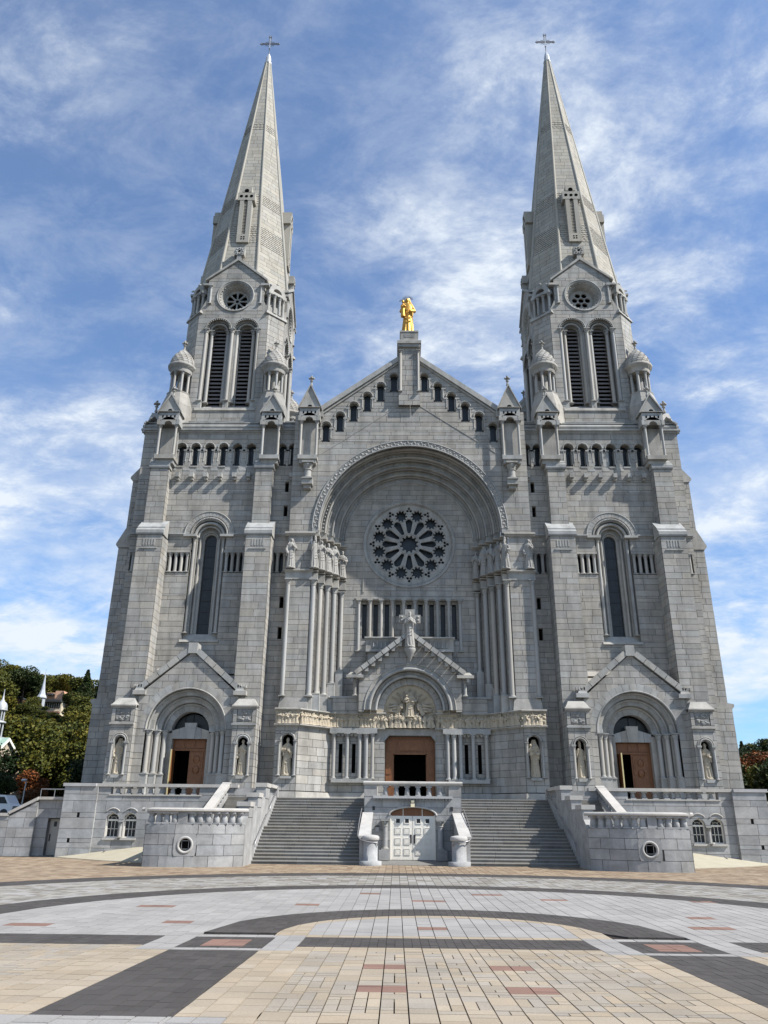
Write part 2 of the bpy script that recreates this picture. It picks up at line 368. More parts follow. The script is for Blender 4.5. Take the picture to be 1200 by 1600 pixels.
# ================================================================ the basilica
basilica = empty('basilica', (0, 60, 0), label='grey stone basilica with two tall pointed spires, a great round arch and rose window', category='church')
SK = dict(z=3.68)
PL = 3.68                                                 # platform level
TX = 16.65; TA = (16.65, 65.7)                            # tower axis
def mk(name, parent, mats, fn, **kw):
    mb = MB(); fn(mb); return mb.build(name, mats, parent, **kw)
def part(name, parent, loc, **kw):
    """an Empty at the part's foot; its children are modelled in world coordinates"""
    o = empty(name, Vector(loc)-ORI[parent.name], parent, **kw); ORI[o.name] = Vector(loc); return o
ORI['basilica'] = Vector((0, 60, 0))
def root(name, loc, **kw):
    o = empty(name, loc, **kw); ORI[o.name] = Vector(loc); return o

def finial(mb, fr, u, z, d, s=1.0):
    lathe(mb, fr, u, d, [(.10*s, z), (.14*s, z+.1*s), (.09*s, z+.2*s), (.08*s, z+.45*s), (.16*s, z+.5*s), (.09*s, z+.58*s)], 8)
    c = z+.78*s
    ball(mb, fr.P(u, c, d), .15*s)
    for a in range(4):
        x, y = cos(a*pi/2), sin(a*pi/2); ball(mb, fr.P(u+x*.17*s, c-.02, d+y*.17*s), .11*s, 6, 4)
    ball(mb, fr.P(u, c+.2*s, d), .1*s, 6, 4)

def canopy_turret(mb, fr, u, w, z0, zc, dep, zg):
    """niche with two colonnettes under a corbelled, gabled canopy; back wall at d = 0, front at d = dep"""
    box(mb, fr, u-w, u+w, z0-.35, z0, 0, dep, None, 0, 0, .0)                       # shelf
    box(mb, fr, u-w+.1, u+w-.1, z0-.7, z0-.35, 0, dep*.8, None, 0)
    box(mb, fr, u-w+.12, u+w-.12, z0, zc, 0, .25, .35, 1)                           # back panel
    for sx in (-1, 1): column(mb, fr, u+sx*(w-.14), z0, zc-.02, .115, dep-.2, 8, mi=2)
    # canopy: arch fronted box with a row of small openings
    h = 1.15
    for sx in (-1, 1): box(mb, fr, u+sx*w-.13, u+sx*w+.13, zc, zc+.45, 0, dep+.02)
    voussoirs(mb, fr, u, zc, w*.42, w*.9, dep-.18, dep, 7, gap=.0)
    box(mb, fr, u-w-.05, u+w+.05, zc+.45, zc+h, 0, dep)
    n = 4
    for k in range(n):
        x = u-w*.62+k*w*1.24/(n-1); prism(mb, fr, opening(x, zc+.66, zc+.84, .06, 6), dep, dep+.012, .1, 3, sides=False)
    cornice(mb, fr, u-w-.08, u+w+.08, zc+h, .14, dep+.12)
    # gable
    zb = zc+h+.12; ww = w+.12
    prism(mb, fr, [(u-ww, zb), (u+ww, zb), (u, zg)], 0.0, dep-.1, back=True)
    for sx in (-1, 1):
        q = [(u+sx*ww*1.1, zb-.12), (u+sx*ww*1.1, zb+.02), (u, zg+.16), (u, zg-.06)]
        prism(mb, fr, q, -.05, dep+.02, .6, 0, back=True)
    prism(mb, fr, archpts(u, zb+.1, .2, 8), dep-.1, dep-.09, .1, 3, sides=False)
    finial(mb, fr, u, zg+.1, dep*.5, 1.0)

def buttress(tower, s, xa, xb, yb, yf, z0, z1, single=None):
    def f(mb):
        Ff = F(0, yf, 1, 0, s)
        wall(mb, Ff, xa, xb, z0, z1, lens=(.85, 1.7), single=single)
        wall(mb, F(xb, yf, 0, 1, s), 0.03, yb-yf, z0, z1, lens=(.7, 1.5))
        wall(mb, F(xa, yb, 0, -1, s), 0, yb-yf-.03, z0, z1, lens=(.7, 1.5))
    return mk('buttress', tower, ['stone', 'mortar'], f)
def weathering(tower, s, xa, xb, y0, y1, z0, zt, name='buttress_cap'):
    """sloping cap: nosing slab then slope back to y1 at zt"""
    def f(mb):
        P = F(0, 0, 1, 0, s).P; pf = [(y1, z0), (y0-.12, z0), (y0-.16, z0+.12), (y0-.16, z0+.38), (y0-.05, z0+.5), (y0+.12, z0+.6), (y0+.12, z0+.72), (y1, zt)]
        a = [(s*(xa-.12), y, z) for y, z in pf]; b = [(s*(xb+.12), y, z) for y, z in pf]; n = len(pf)
        for k in range(n): mb.face([a[k], b[k], b[(k+1) % n], a[(k+1) % n]], .55)
        mb.face(a, .5); mb.face(b, .5)
    return mk(name, tower, ['trim'], f)

def make_tower(s):
    tower = part('tower', basilica, (s*TX, 60.1, 0))
    Fr = F(0, 60.1, 1, 0, s)
    arcade = [13.72+1.217*k for k in range(6)]+[10.02, 11.05]
    slits = [(10.3, 18.5), (10.3, 16.0), (10.42, 28.6), (10.42, 26.4)]
    H = []
    for c in arcade: H += arch_hole(c, 30.55, 32.3, .40)
    H += arch_hole(TX, 15.4, 24.1, 1.42)
    mini = [(13.35, 15.3), (18.05, 19.95), (9.95, 11.15), (22.12, 23.0)]
    for a, b in mini: H += rect_hole((a+b)/2, b-a, 20.95, 22.9)
    for u, z in slits: H += rect_hole(u, .3, z-.48, z+.48)
    H += arch_hole(16.5, PL, 8.4, 2.0)
    def f(mb):
        wall(mb, Fr, 9.85, 23.2, PL, 33.75, H)
        wall(mb, F(23.2, 60.1, 0, 1, s), .03, 11.5, 0, 33.75)
        box(mb, Fr, 9.9, 23.1, 33.7, 34.9, -11.5, -.3, .5, 0)
        box(mb, Fr, 9.9, 23.1, 0.0, 33.7, -11.6, -11.4, .5, 0)
        box(mb, Fr, 9.9, 10.1, 24, 34.9, -11.5, -.3, .5, 0)
    mk('wall', tower, ['stone', 'mortar'], f)
    # slit windows
    for u, z in slits:
        def f(mb):
            reveal(mb, Fr, [([(u-.15, z-.48), (u+.15, z-.48), (u+.15, z+.48), (u-.15, z+.48)], 0.02), ([(u-.15, z-.48), (u+.15, z-.48), (u+.15, z+.48), (u-.15, z+.48)], -.35)], .4)
            prism(mb, Fr, [(u-.15, z-.48), (u+.15, z-.48), (u+.15, z+.48), (u-.15, z+.48)], -.36, -.35, .5, 1, sides=False)
        mk('slit_window', tower, ['trim', 'dark'], f)
    # top arcade
    for u in arcade:
        def f(mb):
            reveal(mb, Fr, [(opening(u, 30.55, 32.3, .40, 12), .02), (opening(u, 30.55, 32.3, .40, 12), -.6)], .4)
            prism(mb, Fr, opening(u, 30.55, 32.3, .40, 12), -.61, -.6, .5, 1, sides=False)
            for q in (-1, 1):
                box(mb, Fr, u+q*.4-(.165 if q > 0 else 0), u+q*.4+(.165 if q < 0 else 0), 30.75, 32.02, -.58, -.02)
                box(mb, Fr, u+q*.46-.24, u+q*.46+.24, 31.98, 32.1, -.4, .09)
                lathe(mb, Fr, u+q*.43, .0, [(.075, 30.98), (.055, 31.08), (.055, 31.8), (.09, 31.97)], 6)
            roll(mb, Fr, u, 32.3, .47, .055, .05, 14)
            box(mb, Fr, u-.28, u+.28, 30.55, 30.82, -.58, -.3, .7, 0, 0, .2)
            box(mb, Fr, u-.3, u+.3, 30.42, 30.55, -.2, .07)
        mk('arcade_window', tower, ['trim', 'glass_blue'], f)
    def merlons(mb):
        us = arcade[:6]
        for a, b in zip([13.2]+[x+.3 for x in us], [x-.3 for x in us]+[20.3]): box(mb, Fr, a, b, 30.1, 30.9, 0.0, .05, None, 0, .0, .05)
    mk('arcade_sill', tower, ['trim'], merlons)
    # corbels
    for u in arcade[:7]:
        mk('corbel', tower, ['trim', 'dark'], lambda mb: (box(mb, Fr, u-.17, u+.17, 29.35, 29.75, 0, .5, .6, 0, 0, .0), box(mb, Fr, u-.13, u+.13, 29.15, 29.35, 0, .3, .5), box(mb, Fr, u-.07, u+.07, 29.75, 29.82, .05, .4, .5, 1)))
    # belt course
    def f(mb):
        for a, b in ((9.95, 11.5), (13.3, 14.6), (18.7, 20.0), (22.05, 23.25)): cornice(mb, Fr, a, b, 24.05, .34, .26, .55)
        cornice(mb, F(23.2, 60.1, 0, 1, s), 0, 6, 24.05, .34, .26, .55)
    mk('belt_course', tower, ['trim'], f)
    # mini arcades
    for a, b in mini:
        def f(mb):
            box(mb, Fr, a, b, 20.95, 22.9, -.62, -.6, .2, 1)
            q = [(a, 20.95), (b, 20.95), (b, 22.9), (a, 22.9)]; reveal(mb, Fr, [(q, .03), (q, -.6)], .4)
            box(mb, Fr, a, b, 22.72, 22.9, -.3, .03, .5)
        mk('gallery_recess', tower, ['stone', 'glass'], f)
        n = max(1, round((b-a)/.5))
        for k in range(n):
            u = a+(b-a)*(k+.5)/n if n > 1 else (a+b)/2
            mk('gallery_column', tower, ['shaft', 'trim'], lambda mb: column(mb, Fr, u, 20.98, 22.72, .14, -.1, 10, ci=1))
    # tall window
    def f(mb):
        O = lambda r: opening(TX, 15.4, 24.1, r, 18)
        I = lambda r: opening(TX, 15.95, 24.0, r, 18)
        reveal(mb, Fr, [(O(1.42), .04), (O(1.42), -.3), (O(1.0), -.3), (O(1.0), -.65), (I(.5), -.72), (I(.5), -1.0)], .5)
        box(mb, Fr, TX-1.55, TX+1.55, 15.22, 15.42, -.9, .16, .8, 0, 0, .1)
        box(mb, Fr, TX-1.4, TX+1.4, 15.42, 15.95, -1.0, -.1, .6, 0, 0, .35)
        for q in (-1, 1):
            box(mb, Fr, TX+q*1.52-.55, TX+q*1.52+.55, 24.02, 24.22, -.35, .32, .6)
            column(mb, Fr, TX+q*1.2, 15.95, 24.02, .13, -.12, 8)
            lathe(mb, Fr, TX+q*.8, -.48, [(.1, 15.95), (.1, 24.0)], 8)
        voussoirs(mb, Fr, TX, 24.22, 1.64, 2.05, -.05, .1, 19)
        roll(mb, Fr, TX, 24.22, 2.05, .05, .1, 30)
    mk('tall_window', tower, ['trim'], f)
    def f(mb):                                              # rope moulded arch over the tall window
        n = 40
        for k in range(n):
            a = pi*(k+.5)/n; r = 1.5
            c = Fr.P(TX-r*cos(a), 24.2+r*sin(a), .06); t = .075
            ball(mb, c, (.09, .1, .09), 6, 4)
        roll(mb, Fr, TX, 24.1, 1.2, .13, -.12, 24); roll(mb, Fr, TX, 24.1, .96, .1, -.33, 20)
        roll(mb, Fr, TX, 24.05, .64, .06, -.6, 20)
    mk('rope_moulding', tower, ['trim'], f)
    def f(mb):
        prism(mb, Fr, opening(TX, 15.95, 24.0, .5, 16), -.99, -.97, .5, 0, sides=False)
        for z in np.arange(16.9, 24.5, .95): box(mb, Fr, TX-.5, TX+.5, z, z+.05, -.97, -.93, .5, 1)
        for u in (-.2, .2): box(mb, Fr, TX+u-.012, TX+u+.012, 15.95, 24.4, -.97, -.955, .5, 1)
    mk('window_glazing', tower, ['glass', 'iron'], f)
    # buttresses
    for xa, xb, xc, xd in ((20.03, 22.05, 20.48, 22.0), (11.23, 13.25, 11.6, 13.05)):
        sg = dict(n=38, mats=['stone'], parent=tower, test=lambda u, z, h, l: z < 15.6 and l > .7)
        buttress(tower, s, xa, xb, 60.1, 58.45, 0 if xa > 15 else PL, 23.65, sg)
        weathering(tower, s, xa, xb, 58.45, 59.5, 23.65, 25.2)
        buttress(tower, s, xc, xd, 60.1, 59.3, 24.3, 29.95)
        weathering(tower, s, xc, xd, 59.3, 59.9, 29.95, 31.0)
        c = (xa+xb)/2; Fb = F(0, 58.45, 1, 0, s)
        def f(mb):                                          # little carved panel under the cap
            for k in range(5): box(mb, Fb, c-.5+k*.22, c-.38+k*.22, 22.75, 23.3, .0, .06, .6)
            box(mb, Fb, c-.7, c+.7, 22.45, 22.53, .0, .1, .7)
        mk('carved_band', tower, ['trim'], f)
    # flank buttresses seen edge on at the outer side
    for yy in (60.75, 67.6):
        def f(mb):
            for (x1, z0, z1) in ((24.33, 0, 23.3), (23.9, 23.9, 29.4)):
                wall(mb, F(0, yy, 1, 0, s), 23.2, x1, z0, z1, lens=(.5, .9))
                wall(mb, F(x1, yy, 0, 1, s), .03, 2.1, z0, z1, lens=(.6, 1.2))
                wall(mb, F(x1, yy+2.1, -1, 0, s), 0, x1-23.2, z0, z1)
            wall(mb, F(0, yy-.12, 1, 0, s), 23.2, 24.55, 0, 10.45, lens=(.5, .9)); wall(mb, F(24.55, yy-.12, 0, 1, s), .03, 2.3, 0, 10.45)
        mk('buttress', tower, ['stone', 'mortar'], f)
        for cap in ((24.33, 23.9, 23.3, 25.1), (23.9, 23.2, 29.4, 30.9), (24.55, 24.33, 10.45, 10.9)):
          def f(mb):
            for (x1, x2, z0, zt) in (cap,):
                pf = [(23.2, z0), (x1+.05, z0), (x1+.22, z0+.2), (x1+.22, z0+.36), (x2-.05 if x2 > 23.3 else 23.2, zt), (23.2, zt)]
                a = [(s*x, yy-.1, z) for x, z in pf]; b = [(s*x, yy+2.2, z) for x, z in pf]; n = len(pf)
                for k in range(n): mb.face([a[k], b[k], b[(k+1) % n], a[(k+1) % n]], .5)
                mb.face(a, .5); mb.face(b, .5)
          mk('buttress_cap', tower, ['stone'], f)
    # canopied turrets on the buttress heads
    for c, w in ((20.9, .84), (11.95, .82)):
        mk('canopy_turret', tower, ['trim', 'stone', 'shaft', 'dark'], lambda mb: canopy_turret(mb, F(0, 60.1, 1, 0, s), c, w, 31.1, 34.0, 1.15, 37.0))
    def f(mb):
        Fs = F(23.2, 60.9, 0, 1, s); prism(mb, Fs, [(-.2, 34.9), (2.0, 34.9), (.9, 36.7)], -.8, .25, back=True); finial(mb, Fs, .9, 36.75, -.1, 1.15)
        box(mb, Fs, -.3, 2.1, 33.9, 34.9, -.5, .22)
    mk('side_pinnacle', tower, ['stone'], f)
    # crowning cornice: two pale rolls and a weathered ledge
    def f(mb):
        for fr, a, b in ((Fr, 9.9, 23.45), (F(23.2, 60.1, 0, 1, s), -.25, 11.5)):
            cornice(mb, fr, a, b, 33.72, .42, .3, .55); cornice(mb, fr, a, b, 34.14, .4, .12, .6)
            P = fr.P; mb.face([P(a, 34.54, .04), P(b, 34.54, .04), P(b, 35.3, -.75), P(a, 35.3, -.75)], .7)
            for q, z in ((-.1, 34.72), (-.45, 35.05)): box(mb, fr, a, b, z, z+.1, q-.1, q+.1, .7)
        mb.face([(s*9.9, 60.8, 35.29), (s*23.3, 60.8, 35.29), (s*23.3, 71.5, 35.29), (s*9.9, 71.5, 35.29)], .4)
    mk('tower_cornice', tower, ['trim'], f)
    return tower

def ring_ogive(r, z0, h, n=7): return [(r*cos((k/n)**1.25*pi/2*.96), z0+h*(k/n)) for k in range(n+1)]
def make_belfry(s):
    ax, ay = TA; A = 4.65; HW = 3.3; CH = 1.35
    bel = part('belfry', basilica, (s*ax, ay, 34.9))
    faces = [F(ax, ay-A, 1, 0, s), F(ax-A, ay, 0, -1, s), F(ax+A, ay, 0, 1, s), F(ax, ay+A, -1, 0, s)]
    def f(mb):
        for i, fr in enumerate(faces):
            H = []
            if i < 3:
                for c in (-1.31, 1.31): H += arch_hole(c, 36.75, 45.25, 1.27)
            wall(mb, fr, -HW, HW, 34.6, 47.3, H, lens=(.7, 1.5))
            e = lambda z: (HW-.0 if z < 47.31 else 0)
            g0 = lambda z: 2.72 if z <= 50.9 else max(2.72*(53.2-z)/2.3, 0.0)
            wall(mb, fr, lambda z: -g0(z), g0, 47.3, 53.2, circ_hole(0, 49.05, 1.72), lens=(.7, 1.5), K=5)
            for q in (-1, 1):                                # shoulder between stages
                a = [(q*HW, 47.3), (q*2.72, 47.3), (q*2.72, 48.6)]; prism(mb, fr, a, -.6, .035, .5, 0, back=True)
            mb.face([fr.P(-2.72, 47.3, -.02), fr.P(-2.72, 50.9, -.02), fr.P(-2.72, 50.9, -1.6), fr.P(-2.72, 47.3, -1.6)], .5)
            mb.face([fr.P(2.72, 47.3, -.02), fr.P(2.72, 50.9, -.02), fr.P(2.72, 50.9, -1.6), fr.P(2.72, 47.3, -1.6)], .5)
        k = sqrt(.5); cx = (HW+A)/2
        for (sx, sy) in ((-1, -1), (1, -1), (1, 1), (-1, 1)):
            cxx, cyy = ax+sx*(HW+A)/2, ay+sy*(HW+A)/2; nx, ny = sx*k, sy*k; fr = F(cxx, cyy, -ny, nx, s)
            hw = (A-HW)*sqrt(2)/2
            wall(mb, fr, -hw, hw, 34.6, 47.0, lens=(.6, 1.2))
    mk('wall', bel, ['stone', 'mortar'], f)
    def f(mb):
        for i, fr in enumerate(faces[:3]):
            for c in (-1.31, 1.31):
                O = lambda r, z: opening(c, z, 45.25, r, 16)
                reveal(mb, fr, [(O(1.27, 36.75), .03), (O(1.27, 36.75), -.32), (O(.98, 36.75), -.32), (O(.98, 36.75), -.7), (O(.62, 37.1), -.7), (O(.62, 37.1), -1.5)], .5)
                box(mb, fr, c-1.2, c+1.2, 36.7, 37.15, -1.3, -.15, .6, 0, 0, .3)
            box(mb, fr, -2.75, 2.75, 36.5, 36.78, -.5, .12, .8, 0, 0, .05)
            for u in (-2.44, 2.44, 0.0): box(mb, fr, u-.22, u+.22, 36.78, 37.6, -.3, .02, .6)
    mk('window_surround', bel, ['trim'], f)
    for i, fr in enumerate(faces[:2 if s < 0 else 2]+faces[2:3]):
        if i == 2: continue
        for c in (-1.31, 1.31):
            def f(mb):
                roll(mb, fr, c, 45.25, .8, .1, -.35, 18, mi=0)
                roll(mb, fr, c, 45.25, 1.22, .05, .05, 22)
                for k in range(17):
                    a = pi*(k+.5)/17; ball(mb, fr.P(c-1.1*cos(a), 45.25+1.1*sin(a), .05), .07, 6, 4)
            mk('archivolt', bel, ['trim'], f)
            def f(mb): prism(mb, fr, opening(c, 37.1, 45.25, .62, 14), -1.5, -1.48, .3, 0, sides=False)
            mk('belfry_dark', bel, ['dark'], f)
            z = 37.35
            sl = None
            while z < 45.6:
                ww = .62
                def f(mb): mb.faces([fr.P(c-ww, z-.09, -.74), fr.P(c+ww, z-.09, -.74), fr.P(c+ww, z+.15, -.84), fr.P(c-ww, z+.15, -.84), fr.P(c-ww, z-.09, -.8), fr.P(c+ww, z-.09, -.8), fr.P(c+ww, z+.25, -1.05), fr.P(c-ww, z+.25, -1.05)],
                                    [(0, 1, 2, 3), (4, 5, 6, 7), (0, 1, 5, 4), (2, 3, 7, 6)], .5)
                mk('slat', bel, ['louver'], f); z += .41
        for u, d in ((-2.44, -.1), (-1.98, -.48), (-.42, -.48), (0, -.1), (.42, -.48), (1.98, -.48), (2.44, -.1)):
            mk('column', bel, ['shaft', 'trim'], lambda mb: column(mb, fr, u, 37.5, 45.3, .17, d, 10, ci=1))
    # round windows in the gables
    for i, fr in enumerate(faces[:3]):
        def f(mb):
            C = lambda r: [(r*cos(2*pi*k/28), 49.05+r*sin(2*pi*k/28)) for k in range(28)]
            reveal(mb, fr, [(C(1.74), .05), (C(1.6), .05), (C(1.42), -.3), (C(1.36), -.3), (C(1.2), -.75), (C(1.14), -.9)], .5)
            roll(mb, fr, 0, 49.05, 1.76, .07, .05, 36, 0, 2*pi)
            for k in range(26):
                a = 2*pi*k/26; ball(mb, fr.P(1.5*cos(a), 49.05+1.5*sin(a), -.12), .09, 5, 3)
                ball(mb, fr.P(1.28*cos(a+.1), 49.05+1.28*sin(a+.1), -.5), .07, 5, 3)
        mk('round_window', bel, ['trim'], f)
        def f(mb):
            prism(mb, fr, [(1.2*cos(2*pi*k/24), 49.05+1.2*sin(2*pi*k/24)) for k in range(24)], -1.2, -1.15, .3, 1, sides=False)
            if s < 0:
                for k in range(8):
                    a = 2*pi*k/8+pi/8*0; tube(mb, [fr.P(.2*cos(a), 49.05+.2*sin(a), -.9), fr.P(.7*cos(a), 49.05+.7*sin(a), -.9), fr.P(1.15*cos(a), 49.05+1.15*sin(a), -.9)], [.1, .09, .2], 6)
                roll(mb, fr, 0, 49.05, .24, .09, -.9, 16, 0, 2*pi); roll(mb, fr, 0, 49.05, 1.12, .13, -.9, 24, 0, 2*pi)
            else:
                hs = [(0, 0)]+[(.62*cos(pi/3*k), .62*sin(pi/3*k)) for k in range(6)]
                plate(mb, fr, 0, 49.05, 1.16, [(x, z, .26) for x, z in hs], -.95, -.78)
        mk('tracery', bel, ['trim', 'dark'], f)
        def f(mb):                                           # gable coping, kneelers, shafts and finial
            for q in (-1, 1):
                prism(mb, fr, [(q*3.0, 50.75), (q*3.0, 50.95), (q*.0, 53.5), (0, 53.2)], -1.0, .2, .5, 0, back=True)
                box(mb, fr, q*2.75-.45, q*2.75+.35, 50.2, 50.42, -.3, .2)
                column(mb, fr, q*2.42, 48.1, 50.2, .12, .04, 8)
                mb.face([fr.P(q*3.0, 50.95, .0), fr.P(0, 53.5, .0), fr.P(0, 53.5, -3.5), fr.P(q*3.0, 50.95, -2.0)], .4)
            box(mb, fr, -.22, .22, 53.3, 53.9, -.5, .15)
            box(mb, fr, -.5, .5, 53.85, 54.75, -.35, .2, None)
            prism(mb, fr, [(.13*cos(2*pi*k/8), 54.3+.13*sin(2*pi*k/8)) for k in range(8)], .2, .215, .3, 1, sides=False)
            for a in range(8): ball(mb, fr.P(.33*cos(a*pi/4), 54.3+.33*sin(a*pi/4), .2), .09, 5, 3)
        mk('gable_coping', bel, ['trim', 'dark'], f)
    # small aedicules over the chamfered corners
    k = sqrt(.5)
    for (sx, sy) in ((-1, -1), (1, -1), (1, 1), (-1, 1)):
        q = (A+HW)/2-.15; fr = F(ax+sx*q, ay+sy*q, -sy*k, sx*k, s)
        def f(mb):
            box(mb, fr, -1.25, 1.25, 47.0, 47.35, -1.2, .35, .5, 0, .1, .1)
            box(mb, fr, -.8, .8, 47.35, 50.0, -1.5, -.45, .3)
            for u in (-.85, -.3, .3, .85): column(mb, fr, u, 47.35, 49.5, .14, -.05 if abs(u) > .5 else .12, 8)
            box(mb, fr, -1.05, 1.05, 49.5, 49.85, -1.2, .2)
            voussoirs(mb, fr, 0, 49.85, .5, .95, -1.2, .15, 7, gap=0); prism(mb, fr, archpts(0, 49.85, .5, 10), -.55, -.5, .3, 1, sides=False)
            for u in (-.75, .0, .75): ball(mb, fr.P(u, 50.55 if u else 50.95, .0), .17, 6, 4)
        mk('corner_aedicule', bel, ['trim', 'dark'], f)
    return bel
def plate(mb, fr, cx, cz, r, holes, d0, d1, n=48, mi=0, tone=.5, m=14):
    """pierced disc: a fan of polar cells minus the holes, built by cutting a fine grid of cells (real openings)"""
    N_ = 64; pts = []
    st = 2*r/N_
    ins = lambda x, z: x*x+z*z <= r*r and all((x-h[0])**2+(z-h[1])**2 > h[2]**2 for h in holes)
    G = [[ins(-r+st*(i+.5), -r+st*(j+.5)) for j in range(N_)] for i in range(N_)]
    for j in range(N_):
        i = 0
        while i < N_:
            if G[i][j]:
                k = i
                while k < N_ and G[k][j]: k += 1
                x0, x1, z0, z1 = cx-r+st*i, cx-r+st*k, cz-r+st*j, cz-r+st*(j+1)
                box(mb, fr, x0, x1, z0, z1, d0, d1, tone, mi); i = k
            else: i += 1
def make_tourelle(s, x, y, name='corner_turret'):
    t = part(name, basilica, (s*x, y, 35.2))
    fr = F(x, y, 1, 0, s)
    def f(mb):
        lathe(mb, fr, 0, 0, [(1.5, 34.7), (1.45, 36.6), (1.05, 37.9), (1.1, 38.05), (.95, 38.05)], 8, a0=pi/8, sm=False)
        lathe(mb, fr, 0, 0, [(.3, 38.0), (.3, 40.4)], 8)
        lathe(mb, fr, 0, 0, [(.95, 40.15), (1.0, 40.4), (1.0, 40.6), (1.25, 40.75), (1.28, 40.95), (1.1, 41.0)], 16)
    mk('turret_base', t, ['stone'], f)
    def f(mb):
        rows = 9
        for k in range(rows):                                # scale-like stone shingles
            r0 = 1.12*cos((k/rows)**1.2*pi/2*.95); r1 = 1.12*cos(((k+1)/rows)**1.2*pi/2*.95); z0 = 40.98+2.0*k/rows; z1 = 40.98+2.0*(k+1)/rows
            n = max(6, int(16-k))
            for j in range(n):
                a0 = 2*pi*(j+.5*(k % 2))/n; a1 = a0+2*pi/n*.9
                q = lambda r, a, z: fr.P(r*cos(a), z, r*sin(a)); tn = R.random()
                mb.faces([q(r0+.03, a0, z0), q(r0+.03, a1, z0), q(r1+.01, a1, z1), q(r1+.01, a0, z1), q(r0-.06, a0, z0), q(r0-.06, a1, z0)], [(0, 1, 2, 3), (0, 1, 5, 4), (0, 4, 3), (1, 5, 2)], tn)
        lathe(mb, fr, 0, 0, [(r-.03, z) for r, z in ring_ogive(1.1, 40.98, 2.0)], 14)
        finial(mb, fr, 0, 42.9, 0, 1.0)
    mk('turret_dome', t, ['stone'], f)
    for k in range(7):
        a = 2*pi*(k+.25)/7
        mk('turret_column', t, ['shaft', 'trim'], lambda mb: column(mb, fr, .78*cos(a), 38.05, 40.2, .12, .78*sin(a), 8, ci=1))
    return t

